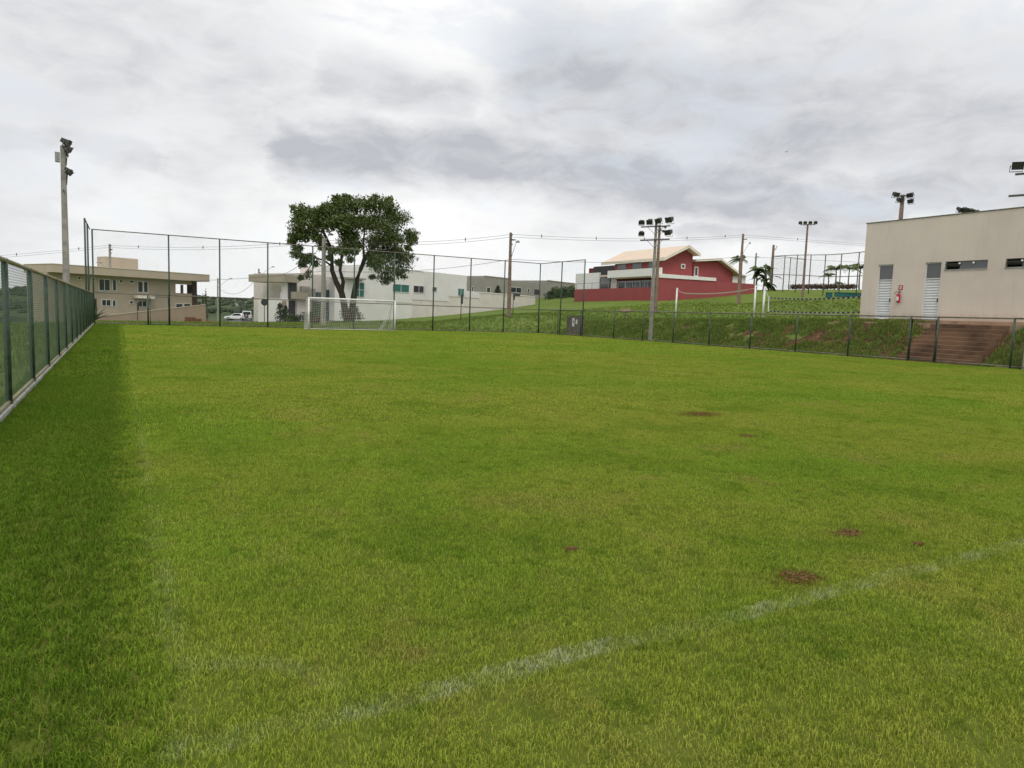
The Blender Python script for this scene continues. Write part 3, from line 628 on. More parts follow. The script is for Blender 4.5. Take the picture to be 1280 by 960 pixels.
names = {'ab': 'between the beige house pole and the tree pole', 'bc': 'between the tree pole and the leaning pole', 'cd': 'between the leaning pole and the red wall pole', 'la': 'running off past the beige house', 'dr': 'running over the upper court'}
for k, a, b in (('la', left_far, E_['a']), ('ab', E_['a'], E_['b']), ('bc', E_['b'], E_['c']), ('cd', E_['c'], E_['d']), ('dr', E_['d'], right_far)):
    for dz in (-.15, -.4): cable(('upper' if dz == -.15 else 'lower')+' thin high power cable '+names[k], a+Vector((0, 0, dz)), b+Vector((0, 0, dz)), .45, .014, {'la': 5, 'ab': 3, 'bc': 2, 'cd': 5, 'dr': 6}[k] if dz == -.15 else 0)
for k, a, b, d1, d2 in (('ab', E_['a'], E_['b'], -4.2, -3.), ('bc', E_['b'], E_['c'], -3., -2.5), ('cd', E_['c'], E_['d'], -2.5, -2.9), ('dr', E_['d'], right_far, -2.9, -2)):
    cable('low service cable '+names[k], a+Vector((0, 0, d1)), b+Vector((0, 0, d2)), .5, .018)
cable('drooping service cable over the side road', E_['e']+Vector((0, 0, -1.2)), E_['f']+Vector((0, 0, -1.8)), 2.2, .03)
cable('slack cable from the road lamp to the tree pole', E_['b']+Vector((0, 0, -.6)), E_['e']+Vector((0, 0, -1.)), 1.4, .025)

# ------------------------------------------------------------------ leaves, trees, shrubs
def leafcloud(mb, c, r, n, size, flat=.75, shell=.55):
    c = Vector(c)
    for _ in range(n):
        d = Vector((random.gauss(0, 1), random.gauss(0, 1), random.gauss(0, 1))).normalized()
        q = shell+(1-shell)*random.random() if random.random() < .75 else random.random()
        q *= 1+.45*mnoise.noise(d*2.3+c*.7)
        p = c+Vector((d.x*r*q, d.y*r*q, d.z*r*q*flat))
        nrm = (d*.5+Vector((random.gauss(0, .6), random.gauss(0, .6), random.gauss(.5, .6)))).normalized()
        a = nrm.cross(Vector((random.gauss(0, 1), random.gauss(0, 1), .1))).normalized(); b = nrm.cross(a); s = size*random.uniform(.6, 1.3)
        mb.add([p-a*s, p-b*s*.45-nrm*s*.12, p+a*s, p+b*s*.45-nrm*s*.12], [(0, 1, 2, 3)])
def big_tree():
    D = 73.; base = on_ground(435, 402, D); t = thing('tree', 'broad dark green tree with forked trunk behind the goal', 'tree', base)
    k = lambda px, py, dd=0.: at(px, py, D+dd)-base
    tr = MB()
    limbs = [([(435, 405, 0), (433, 394, 0), (430, 380, -.2), (427, 366, -.2), (420, 352, -.4), (415, 338, -.6), (415, 322, -1), (412, 306, -1.4), (402, 285, -2), (392, 268, -2)], .62, .09),
             ([(427, 366, -.2), (429, 352, .6), (425, 338, 1.2), (427, 322, 1.8), (432, 300, 2.4), (434, 275, 2.6), (432, 258, 2.4)], .30, .07),
             ([(438, 405, .2), (440, 394, .2), (441, 380, .2), (443, 366, 0), (446, 350, -.2), (451, 336, -.5), (458, 320, -.6), (468, 306, -.4), (474, 285, 0), (474, 262, .4)], .60, .09),
             ([(451, 336, -.5), (455, 322, .8), (454, 306, 1.6), (456, 286, 2.4), (458, 264, 3)], .22, .06),
             ([(458, 322, -.6), (470, 318, -1.6), (484, 312, -2.6), (498, 316, -3.2), (506, 322, -3.4)], .20, .05),
             ([(468, 306, -.4), (484, 292, .4), (498, 286, 1.), (510, 292, 1.4)], .16, .04),
             ([(416, 334, -.6), (406, 326, -1), (394, 322, -1.8), (382, 318, -2.2), (374, 316, -2.6)], .14, .04),
             ([(394, 322, -1.8), (388, 333, -2), (378, 345, -2.2)], .07, .03),
             ([(413, 310, -1.2), (400, 300, -.2), (384, 292, .6), (372, 284, 1)], .14, .04)]
    for pts, r0, r1 in limbs:
        n = len(pts); q = [k(*p) for p in pts]
        tr.tube(q, 0, 10, rr=[r0*.55*(1-i/(n-1))**1.0+r1*.75 for i in range(n)])
    tr.build('trunk', MT['bark'], t, True)
    cl = [(376, 270, 13), (393, 266, 14), (410, 261, 14), (428, 255, 13), (447, 253, 13), (462, 252, 15), (479, 254, 15), (492, 264, 15), (503, 278, 14), (513, 290, 11), (514, 302, 8), (510, 310, 5), (488, 282, 17), (468, 276, 18), (450, 275, 15), (430, 277, 17), (410, 276, 16), (392, 279, 15), (375, 280, 13), (368, 297, 9), (380, 296, 11), (396, 297, 9),
          (436, 298, 13), (470, 297, 14), (488, 300, 13), (500, 300, 8), (365, 303, 5), (371, 318, 8), (382, 324, 8), (394, 329, 7), (386, 340, 5), (376, 347, 5), (416, 313, 8), (430, 314, 9), (443, 314, 7), (424, 328, 6), (438, 324, 6), (412, 322, 5), (470, 318, 11), (484, 320, 14), (500, 325, 12), (508, 334, 9), (498, 340, 9), (484, 340, 10), (472, 332, 9), (481, 352, 6), (488, 349, 6), (463, 330, 5), (465, 346, 4), (505, 346, 5), (421, 248, 6), (434, 246, 6), (470, 246, 6), (486, 250, 6), (366, 259, 5), (519, 298, 4), (492, 312, 13), (510, 322, 11), (478, 345, 9), (494, 332, 13), (470, 326, 11), (404, 308, 8), (372, 310, 8), (388, 322, 9), (378, 330, 7), (384, 345, 6), (430, 305, 12), (446, 306, 9)]
    lf = MB(); m_px = D/FPX*1.02
    for x, y, r in cl:
        q = ((x-440)/82)**2+((y-292)/58)**2; dr = 5.2*math.sqrt(max(0, 1-q))
        for dd in ((-.75, 0., .75) if dr > 3.6 else (-.6, .6) if dr > 2.2 else ((-.5, .5) if dr > 1 else (0,))):
            o_ = random.uniform(-.6, .6)
            c = k(x+random.uniform(-4, 4)*(r > 9), y+random.uniform(-3 if y < 265 else -7, 7)*(r > 9), dd*dr+o_-1.0*(y > 312))
            nn = int(7.2*r*r**.55)
            leafcloud(lf, c, r*m_px*(1.15 if x > 460 and y > 312 else .98), max(50, nn), random.choice((.11, .14, .18)), .74, .35)
    lf.build('crown', MT['leaf'], t)
big_tree()
def shrub(label, base, blobs, m, size=.1, name='shrub', cat='shrub', trunk=True, group=None, dens=130):
    t = thing(name, label, cat, base, 0, group); f = MB()
    for x, y, z, r, fl in blobs: leafcloud(f, (x, y, z), r, int(dens*(1+r)), size, fl)
    f.build('foliage', m, t)
    if trunk: MB().tube([(0, 0, -.1), (0.02, 0, max(b[2] for b in blobs))], .05, 6, rr=[.06, .02]).build('stem', MT['bark'], t)
    return t
def palm(label, base, h, fr, n=13, m=None, droop=1., trunk_r=.14, group=None, name='palm_tree'):
    t = thing(name, label, 'palm', base, random.random()*6, group)
    pts = [(.15*math.sin(i*.5), 0, h*i/6-.15) for i in range(7)]
    MB().tube(pts, trunk_r, 8, rr=[trunk_r*(1.25-.45*i/6) for i in range(7)]).build('trunk', MT['palmbark'], t, True)
    top = Vector(pts[-1])
    for i in range(n):
        a = 2*math.pi*i/n+random.random()*.3; el = random.uniform(.25, 1.35); L = fr*random.uniform(.8, 1.1); f = MB(); d = Vector((math.cos(a), math.sin(a), 0)); s = Vector((-d.y, d.x, 0))
        mid = []
        for q in range(9):
            u = q/8; mid.append(top+d*L*(u*math.cos(el)*.9+.1*u)+Vector((0, 0, L*(u*math.sin(el)-droop*.85*u*u))))
        f.tube(mid, .02, 4, rr=[.03*(1-.8*u/8) for u in range(9)])
        for q in range(1, 9):
            for sg in (-1, 1):
                for b in (0, .5):
                    p = mid[q-1].lerp(mid[q], b); ll = L*.30*math.sin(math.pi*min(1, (q+b)/9)*.85+.3); e = p+s*sg*ll*.8+d*ll*.45-Vector((0, 0, ll*.55)); wv = d*L*.028
                    f.add([p-wv, p+wv, e+wv*.3, e-wv*.3], [(0, 1, 2, 3)])
        f.build('frond', m or MT['palm'], t)
    return t

# ------------------------------------------------------------------ houses
class House:
    """local frame: +x along the visible face, +y into the house, z up from the base point"""
    def __init__(s, name, label, cat, base, ang, ground=True):
        s.P = base; s.ang = R(ang); s.u = np.array([math.cos(s.ang), math.sin(s.ang), 0]); s.v = np.array([-math.sin(s.ang), math.cos(s.ang), 0])
        s.o = thing(name, label, cat, base, s.ang)
    def px(s, x, y, d=0.):
        r = ray(x, y); p0 = np.array(s.P); tt = (np.dot(p0-E0, s.v)+d)/np.dot(r, s.v); q = E0+r*tt-p0
        return float(np.dot(q, s.u)), float(q[2])
    def box(s, name, m, x0, x1, d0, d1, z0, z1, parent=None, bevel=0): return MB().box(x0, x1, d0, d1, z0, z1).build(name, m, parent or s.o, bevel=bevel)
    def pbox(s, name, m, x0, y0, x1, y1, d0, d1, down=None, parent=None):
        """box whose front face covers pixels x0..x1, y0 (top)..y1 at depth d0"""
        a, zt = s.px((x0), (y0), d0); b, _ = s.px(x1, (y0+y1)/2, d0); a2, zb = s.px((x0+x1)/2, y1, d0); zt2 = s.px((x0+x1)/2, y0, d0)[1]
        return s.box(name, m, a, b, d0, d1, zb if down is None else down, zt2, parent)
    def window(s, x0, y0, x1, y1, d, gm, fm=None, mull=1, hmull=0, label=None, rim=.07):
        a, _ = s.px(x0, (y0+y1)/2, d); b, _ = s.px(x1, (y0+y1)/2, d); xm = (x0+x1)/2; zt = s.px(xm, y0, d)[1]; zb = s.px(xm, y1, d)[1]; fm = fm or MT['frame']
        w_ = s.box('window', gm, a, b, d-.012, d+.1, zb, zt)
        f = MB().box(a-rim, a, d-.05, d+.1, zb-rim, zt+rim).box(b, b+rim, d-.05, d+.1, zb-rim, zt+rim).box(a, b, d-.05, d+.1, zt, zt+rim).box(a, b, d-.07, d+.1, zb-rim, zb)
        for i in range(1, mull+1): xx = a+(b-a)*i/(mull+1); f.box(xx-.03, xx+.03, d-.04, d-.013, zb, zt)
        for i in range(1, hmull+1): zz_ = zb+(zt-zb)*i/(hmull+1); f.box(a, b, d-.045, d-.014, zz_-.03, zz_+.03)
        f.build('frame', fm, w_); return w_

# beige house
b0 = at(160, 403, 99); b0.z = gz(b0.x, b0.y)-.3
h = House('beige_house', 'beige two storey modern house with a deep flat roof slab', 'house', b0, 27.15)
x0, zs = h.px(59, 341, 0); x1, zs2 = h.px(240, 351, 0); zsof = h.px(160, 347.5, 0)[1]
xr, _ = h.px(262, 348, -1.4); xl, _ = h.px(66, 335, -1.4); ztop = h.px(160, 336.5, -1.4)[1]; zso = h.px(160, 346, -1.4)[1]
op0, opz1 = h.px(219.5, 355, 0); op1, opz0 = h.px(239, 367, 0)
HD = 5.2
h.box('wall', MT['beige'], x0, op0, 0, HD, -1, zso)                       # main block left of the veranda opening
h.box('wall', MT['beige'], op0, x1, 0, HD, -1, opz0)                       # below the veranda
h.box('wall', MT['beige'], op0, x1, .0, .25, opz1, zso)                     # lintel over the veranda
h.box('wall', MT['olive'], h.px(226.5, 360, 2)[0], x1, 2.0, 2.2, opz0, opz1)     # screen in the veranda
h.box('column', MT['maroon'], x1, h.px(245.5, 370, 0)[0], -.15, 1.2, -1, zso)
h.box('roof_slab', MT['beige'], xl, xr, -1.4, HD+.6, zso, ztop)
h.box('roof_trim', MT['creamf'], xl-.05, xr+.05, -1.45, HD+.65, ztop, ztop+.06)
rb0, rz1 = h.px(132.5, 320.5, 3); rb1, _ = h.px(172.5, 322, 3)
h.box('water_tank_room', MT['beige'], rb0, rb1, 3, 5.2, ztop, rz1)
for a in ((124, 349.5, 137, 363, 1), (141, 350, 144.8, 363, 0), (172.5, 352.2, 178, 365, 0), (179.8, 352.4, 184.3, 365.2, 0), (127.5, 375, 138, 382, 1), (141, 375.5, 144.2, 382.5, 0), (172.5, 376.5, 183, 383.2, 1), (220, 380, 228, 384.2, 0), (230, 380, 237.8, 383.7, 0),
          (97.5, 346.5, 100.5, 349, 0), (115, 347.8, 118.3, 350.8, 0), (149.5, 350.2, 153, 353, 0), (162, 351, 167, 353.3, 0), (162.3, 376.5, 166, 379.3, 0)):
    h.window(*a[:4], 0, MT['glassd'], mull=a[4])
h.pbox('canopy', MT['creamf'], 172, 369.5, 193.5, 373.2, -1.0, -.02)
h.pbox('door', MT['cladg'], 112, 373, 121, 399, -.06, .0)
w_ = House('garden_wall', 'brown garden wall that climbs beside the beige house', 'wall', at(190, 402, 96), 27.15)
pts = [w_.px(*p) for p in ((118, 401.5), (258, 404.5), (257, 381), (122, 396.2))]
MB().prism(pts, 0, .25).build('wall', MT['beige_d'], w_.o)
cp = MB(); (xa, za), (xb, zb) = pts[3], pts[2]; cp.prism([(xa, za), (xb, zb), (xb, zb+.07), (xa, za+.07)], -.04, .29); cp.build('coping', MT['beige'], w_.o)
# white and grey house with the dark column
b0 = at(400, 400, 100); b0.z = gz(b0.x, b0.y)-.2
h = House('white_house', 'pale house with dark column and stacked box volumes left of the tree', 'house', b0, 27.15)
h.pbox('wall', MT['pink'], 371, 344, 436, 396, 0, 9, down=-1)
h.pbox('wall', MT['pink'], 396, 334, 409, 345, 2.5, 6)
h.pbox('roof_block', MT['olive'], 355, 343.5, 374, 353, -1.2, 6)
h.pbox('column', MT['cladg'], 361.5, 353, 371, 396, -.7, .8, down=-1)
h.pbox('pilaster', MT['wht'], 358.8, 353, 361.3, 396, -.5, .6, down=-1)
h.pbox('window_hood', MT['greyw'], 377.8, 358, 387.6, 365, -.5, -.02)
h.pbox('box_volume', MT['greyw'], 386.2, 360.8, 394.5, 370.5, -1.1, -.02)
h.pbox('balcony', MT['olive'], 369, 365.2, 385.6, 374, -1.6, -.02)
h.pbox('wall', MT['pink'], 371.5, 374.2, 383.6, 394, -1.1, -.03, down=-1)
h.pbox('glazed_panel', MT['blueg'], 393.8, 365.5, 409.4, 396, -.35, -.03, down=-1)
h.pbox('glazed_panel', MT['blueg'], 410, 362.8, 426.5, 396, -.55, -.03, down=-1)
for xx in (398, 404, 415, 420.5): h.pbox('mullion', MT['framed'], xx, 366, xx+.7, 396, -.62, -.56, down=-1)
h.pbox('wall', MT['wht'], 427, 362, 440, 396, -.8, -.03, down=-1)
h.pbox('garden_room', MT['wht'], 350.5, 373.5, 360.5, 391, -1.5, 3, down=-1)
h.pbox('door', MT['beige_d'], 353, 376, 358, 391, -1.58, -1.52, down=-1)
h.pbox('railing', MT['frame'], 350.5, 366, 359, 366.6, -1.4, -1.3, down=None)
for xx in (351, 353.5, 356, 358.4): h.pbox('railing_post', MT['frame'], xx, 366, xx+.5, 373.5, -1.4, -1.34)
# big white house
b0 = at(520, 398, 103); b0.z = gz(b0.x, b0.y)-.3
h = House('white_house', 'large plain white house with green glass windows right of the tree', 'house', b0, 27.15)
h.pbox('wall', MT['wht'], 533, 342, 583, 400, 0, 10, down=-2)
h.pbox('wall', MT['wht'], 452, 336, 533.2, 400, .5, 10.2, down=-2)
h.pbox('wall', MT['wht'], 430, 349, 460, 400, -1.2, .48, down=-2)
h.pbox('water_tank_room', MT['wht'], 432, 333.5, 460, 348, 1.6, 6)
h.pbox('canopy', MT['greyw'], 434, 347.2, 458, 349.2, -1.9, -.9)
for a, z in ((( 491, 355.8, 511, 365), 'glassg'), ((516.8, 357.6, 530.3, 365.8), 'glassd')): h.window(*a, .5, MT[z], mull=1)
h.window(540.3, 359, 545.6, 364.2, 0, MT['glassb'], mull=0); h.window(572.5, 361, 579.8, 369.5, 0, MT['glassg'], mull=1)
h.window(443.5, 353.5, 454.8, 371, -1.2, MT['glassg'], mull=1, hmull=1)
xc, zc = h.px(490, 340, .5); h.box('roof_trim', MT['kerb'], h.px(452, 345, .5)[0], h.px(533, 340, .5)[0]-.01, .45, 10.25, h.px(492.6, 336, .5)[1], h.px(492.6, 336, .5)[1]+.06)
# boundary wall in stepped lengths
bw = House('boundary_wall', 'long pinkish white boundary wall stepping up the slope behind the goal', 'wall', at(440, 401.5, 86), 27.15)
for i, (xa, ya, xb, yb, m) in enumerate(((441, 378.5, 470, 403, 'wht'), (470, 378, 515, 401, 'wht'), (515, 375.8, 561, 398.5, 'pink'), (561, 371.8, 599, 395, 'pink'), (599, 368.8, 669, 393, 'pink'))):
    h_ = bw.pbox('wall_panel', MT[m], xa, ya, xb-.15, yb, 0, .22, down=None)
    bb = h_.data.vertices; xs = [v.co.x for v in bb]; zs_ = [v.co.z for v in bb]
    bw.box('coping', MT['pink'], min(xs)-.01, max(xs)+.01, -.05, .27, max(zs_), max(zs_)+.06, h_)
    for v in bb:
        if v.co.z < max(zs_)-.1: v.co.z -= 1.2
# grey house behind the wall
b0 = at(630, 370, 128); b0.z = gz(b0.x, b0.y)
h = House('grey_house', 'low grey house with flat parapets showing over the boundary wall', 'house', b0, 27.15)
h.pbox('wall', MT['greyw'], 585, 350.5, 678, 372, 0, 12, down=-3)
h.pbox('wall', MT['greyw'], 606, 346.5, 637, 352, 1.2, 8)
h.pbox('roof_trim', MT['beige_d'], 606, 346, 637, 347, 1.1, 1.19)
for a, m in (((608.5, 359.5, 612.5, 365.5), 'glassd'), ((638.5, 359.5, 651.5, 365.5), 'glassd'), ((659.3, 361, 661.6, 365), 'glassd'), ((589.5, 358.5, 591.5, 364), 'glassb')): h.window(*a, 0, MT[m], mull=1 if a[2]-a[0] > 8 else 0)
h.pbox('gate_panel', MT['cladg'], 669, 362, 675.5, 368.5, -3, -2.8)
h2 = House('garden_wall', 'low white wall before the grey house', 'wall', at(620, 369, 116), 27.15)
h2.pbox('wall', MT['wht'], 583, 366.8, 668, 376, 0, .25)
b0 = at(700, 370, 150); b0.z = gz(b0.x, b0.y)-1
h = House('grey_house', 'distant plain grey house beyond the shrubs by the red wall', 'house', b0, 27.15)
h.pbox('wall', MT['greyw'], 684.5, 353.5, 735, 372, 0, 10, down=-3); h.pbox('roof_trim', MT['beige_d'], 684.3, 352.9, 735, 353.6, -.1, -.02)

# red house, square to the pitch: frame A looks along the side wall (x = +X), front runs back along +Y
c0 = at(822, 376, 100); cz = gz(c0.x, c0.y); ro = thing('red_house', 'red two storey house with cream roof and white balcony on the hill', 'house', (c0.x, c0.y, cz), 0)
def fr(px, py, dx=0.): p = atX(px, py, c0.x+dx); return p.y-c0.y, p.z-cz          # on the front (plane X): distance back, height
def sd_(px, py, dy=0.): p = atY(px, py, c0.y+dy); return p.x-c0.x, p.z-cz           # on the side (plane Y)
def rbox(name, m, x0, x1, y0, y1, z0, z1, parent=None): return MB().box(min(x0, x1), max(x0, x1), min(y0, y1), max(y0, y1), z0, z1).build(name, m, parent or ro)
yl = fr(718, 368)[0]; zf = fr(770, 360.3)[1]; zsw = sd_(830, 347.5)[1]; xe = sd_(942.7, 360)[0]
rbox('boundary_wall', MT['red'], 0, .25, .3, yl, -2, zf)
ds = sd_(942.7, 355.2)[1]
MB().prism([(0, -2), (xe, -2), (xe, ds), (sd_(895, 351.5)[0], sd_(895, 351.5)[1]), (0, zsw)], 0, .28).build('boundary_wall', MT['red'], ro)
xcop = sd_(894.5, 350)[0]
MB().prism([(0, zsw+.01), (xcop, sd_(894.5, 351.4)[1]), (xcop, sd_(894.5, 347.4)[1]), (0, sd_(825, 342)[1])], -.12, 1.6).build('coping', MT['white'], ro)
rbox('retaining_wall', MT['red'], .26, 1, yl-.3, yl, -2, zf)
# ground floor
dxg = 2.1; zt1 = fr(800, 347.5, dxg)[1]; ygl = fr(771, 355, dxg)[0]
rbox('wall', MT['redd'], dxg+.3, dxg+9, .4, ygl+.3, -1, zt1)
gy0, gy1 = fr(819, 355, dxg)[0], fr(771.5, 355, dxg)[0]; gz0, gz1 = zf-.3, fr(795, 350.5, dxg)[1]
gw_ = rbox('window', MT['glassd'], dxg+.24, dxg+.29, gy0, gy1, gz0, gz1)
for i in range(6): yy = gy0+(gy1-gy0)*i/5; rbox('mullion', MT['frame'], dxg+.16, dxg+.23, yy-.05, yy+.05, gz0, gz1, gw_)
rbox('floor_slab', MT['cream'], dxg-1.05, dxg+9, .35, fr(767, 348, dxg-1.05)[0], zt1-.05, zt1+.3)
yb0, yb1 = fr(826, 340, dxg-1.3)[0], fr(759.5, 340, dxg-1.3)[0]
rbox('balcony_parapet', MT['white'], dxg-1.3, dxg-1.05, max(.1, yb0), yb1, fr(790, 346, dxg-1.3)[1], fr(790, 336.6, dxg-1.3)[1])
rbox('balcony_parapet', MT['white'], dxg-1.05, dxg+3, yb1-.25, yb1, fr(790, 346, dxg-1.3)[1], fr(790, 336.6, dxg-1.3)[1])
# upper floor with gable to the side
ux, uy1 = 2.2, fr(768.5, 333, 2.2)[0]
gy_ = fr(826.5, 340, 2.2)[0]
wl0 = sd_(826.5, 340, gy_)[0]; wl1 = sd_(865, 340, gy_)[0]
gp = sd_(857.5, 313.4, gy_); el_ = sd_(827, 326.2, gy_)[1]; er_ = sd_(865, 319.2, gy_)[1]
MB().prism([(wl0, zt1), (wl1, zt1), (wl1, er_), gp, (wl0, el_)], gy_, uy1).build('wall', MT['red'], ro)
th = .26
ol = sd_(831, 324.3, gy_-1.1); pk = sd_(861.3, 308.9, gy_-1.1); orr = sd_(875.2, 319.8, gy_-1.1)
def roof(a, p, y0, y1, name):
    MB().prism([a, p, (p[0], p[1]+th), (a[0], a[1]+th)], y0, y1).build(name, MT['cream'], ro)
yfar = fr(752.5, 326, ol[0])[0]
roof(ol, pk, gy_-1.1, yfar, 'roof'); roof(pk, orr, gy_-1.1, yfar, 'roof')
MB().prism([(ol[0]-.05, ol[1]-.12), (pk[0], pk[1]-.12), (pk[0], pk[1]+th+.06), (ol[0]-.05, ol[1]+th+.04)], gy_-1.18, gy_-1.11).build('fascia', MT['creamf'], ro)
MB().prism([(pk[0]+.01, pk[1]-.12), (orr[0]+.05, orr[1]-.12), (orr[0]+.05, orr[1]+th+.04), (pk[0]+.01, pk[1]+th+.06)], gy_-1.18, gy_-1.11).build('fascia', MT['creamf'], ro)
rbox('fascia', MT['creamf'], ol[0]-.16, ol[0]-.06, gy_-1.18, yfar, ol[1]-.15, ol[1]+th+.03)
def rwin_front(pa, pb, xx, m):
    y0, z1 = fr(pb[0], pa[1], xx); y1, z0 = fr(pa[0], pb[1], xx); w_ = rbox('window', MT[m], xx-.05, xx+.02, y0, y1, z0, z1)
    MB().box(xx-.09, xx-.02, y0-.1, y0, z0-.1, z1+.1).box(xx-.09, xx-.02, y1, y1+.1, z0-.1, z1+.1).box(xx-.09, xx-.02, y0, y1, z1, z1+.1).build('frame', MT['framed'], w_)
for a, b in (((772.5, 328), (783, 337)), ((791, 327.5), (802.5, 337)), ((811, 327), (821, 337))): rwin_front(a, b, wl0-.01, 'glassb')
def rwin_side(pa, pb, yy, m='glassd'):
    x0_, z1 = sd_(*pa, yy); x1_, z0 = sd_(*pb, yy); w_ = rbox('window', MT[m], x0_, x1_, yy-.02, yy+.1, z0, z1)
    MB().box(x0_-.14, x0_, yy-.07, yy+.1, z0-.14, z1+.14).box(x1_, x1_+.14, yy-.07, yy+.1, z0-.14, z1+.14).box(x0_, x1_, yy-.07, yy+.1, z1, z1+.14).box(x0_, x1_, yy-.07, yy+.1, z0-.14, z0).build('frame', MT['frame'], w_)
rwin_side((852.2, 331), (855.2, 334.8), gy_)
# right wing
wy = 2.6
q0, q1 = sd_(866, 340, wy), sd_(916, 346, wy)
eL = sd_(864.8, 327.2, wy); eP = sd_(897, 325.8, wy); eR = sd_(922, 345.3, wy)
MB().prism([(q0[0], 0), (q1[0], 0), (q1[0], sd_(914, 340, wy)[1]), (eP[0], eP[1]-.15), (q0[0], eL[1])], wy, wy+9).build('wall', MT['red'], ro)
MB().prism([eL, eP, (eP[0], eP[1]+.32), (eL[0], eL[1]+.32)], wy-.8, wy+9.6).build('roof', MT['creamf'], ro)
MB().prism([eP, eR, (eR[0], eR[1]+.32), (eP[0], eP[1]+.32)], wy-.8, wy+9.6).build('roof', MT['creamf'], ro)
rwin_side((868.8, 334.5), (871.3, 344.5), wy)
# terrace room and dark block at the left
rbox('wall', MT['white'], 2.2, 2.5, fr(749, 350, 2.2)[0], fr(719.5, 350, 2.2)[0], zf-1, fr(735, 341.5, 2.2)[1])
rbox('window', MT['glassb'], 2.4, 2.6, fr(762, 355, 2.4)[0], fr(750, 355, 2.4)[0]-.02, zf-1, fr(756, 345.5, 2.4)[1])
rbox('canopy', MT['cream'], 1.4, 4., fr(769, 344.5, 1.4)[0], fr(749.5, 344.5, 1.4)[0], fr(760, 345.5, 1.4)[1], fr(760, 343.6, 1.4)[1])
rbox('wall', MT['wht'], 2.6, 2.9, fr(770.5, 350, 2.6)[0]-.1, fr(762.5, 350, 2.6)[0], zf-1, fr(766, 346, 2.6)[1])
rbox('back_block', MT['cladg'], 8, 14, fr(768, 336, 8)[0], fr(742, 336, 8)[0], 0, fr(755, 332.5, 8)[1])
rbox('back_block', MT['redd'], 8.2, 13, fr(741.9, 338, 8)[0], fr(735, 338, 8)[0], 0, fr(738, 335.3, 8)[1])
rl = thing('terrace_railing', 'thin pipe railing along the red terrace wall', 'railing', (c0.x+.12, c0.y, cz+zf))
MB().tube([(0, 1, fr(770, 352.6)[1]-zf), (0, yl-.3, fr(770, 352.6)[1]-zf)], .04, 6).build('rail', MT['framed'], rl)
for i in range(10): yy = 1+(yl-1.4)*i/9; MB().tube([(0, yy, 0), (0, yy, fr(770, 352.6)[1]-zf)], .035, 6).build('railing_post', MT['framed'], rl)
sg_ = rbox('gate_rail', MT['cladg'], sd_(889, 352, -.0)[0], sd_(906, 352)[0], .3, .5, sd_(897, 354)[1], sd_(897, 351.8)[1])
# white house behind the red wing
b0 = at(915, 350, 135); b0.z = gz(b0.x, b0.y)
h = House('white_house', 'small white house with grey tiled roof behind the red wing', 'house', b0, 0)
h.pbox('wall', MT['wht'], 905, 344, 932, 360, 0, 8, down=-2)
z_ = h.px(918, 344, -.5)[1]; a_, b_ = h.px(896, 344, -.5)[0], h.px(935, 344, -.5)[0]; zr = h.px(912, 329.5, 4)[1]
MB().add([(a_, -.5, z_), (b_, -.5, z_), (b_, 8.5, z_), (a_, 8.5, z_), (a_+1.5, 4, zr), (b_-3.5, 4, zr-.4)], [(0, 1, 5, 4), (1, 2, 5), (2, 3, 4, 5), (3, 0, 4), (3, 2, 1, 0)]).build('roof', MT['greyw'], h.o)

# ------------------------------------------------------------------ clubhouse, steps
BX = 36.6; yN = atX(1074, 400, BX).y; zb = 1.86; zt = atX(1082, 280, BX).z; y0_ = 6.0
cb = thing('clubhouse', 'plain beige clubhouse with white louvred doors above the steps', 'building', (BX, yN, zb), -math.pi/2)   # local x runs along -Y, local y along +X
def bp(px, py): p = atX(px, py, BX); return yN-p.y, p.z-zb
openings = []
D1 = (bp(1093, 397)[0], bp(1111.5, 397)[0]); dzt = bp(1100, 331)[1]; dzb = .12
D2 = (bp(1151, 398)[0], bp(1171, 398)[0])
Wn = [(bp(1181.5, 331)[0], bp(1234.5, 331)[0]), (bp(1257, 329)[0], bp(1257, 329)[0]+2.0)]
wz1, wz0 = bp(1208, 325.8)[1], bp(1208, 336.5)[1]
L = yN-y0_; TH = .2; HT = zt-zb
xs = [0, *D1, *D2, *Wn[0], *Wn[1], L]; wm_ = MB()
for i in range(len(xs)-1):
    a, b = xs[i], xs[i+1]
    if i in (1, 3): wm_.box(a, b, 0, TH, dzt, HT); wm_.box(a, b, 0, TH, -.6, dzb)
    elif i in (5, 7): wm_.box(a, b, 0, TH, wz1, HT); wm_.box(a, b, 0, TH, -.6, wz0)
    else: wm_.box(a, b, 0, TH, -.6, HT)
wm_.box(0, TH, TH, 8, -.6, HT).box(L-TH, L, TH, 8, -.6, HT).box(TH, L-TH, 7.8, 8, -.6, HT).box(TH, L-TH, TH, 7.8, HT-.5, HT-.3)
bm_ = bmesh.new(); me_ = wm_.mesh('wall', MT['build']); bm_.from_mesh(me_); bmesh.ops.remove_doubles(bm_, verts=bm_.verts, dist=.0005)
bm_.to_mesh(me_); bm_.free(); link('wall', me_, cb)
MB().box(-.04, L+.04, -.03, TH+.05, HT, HT+.05).build('parapet_flashing', MT['rail2'], cb)
MB().box(-.02, L, -.012, -.002, -.6, .10).build('plinth', MT['base'], cb)
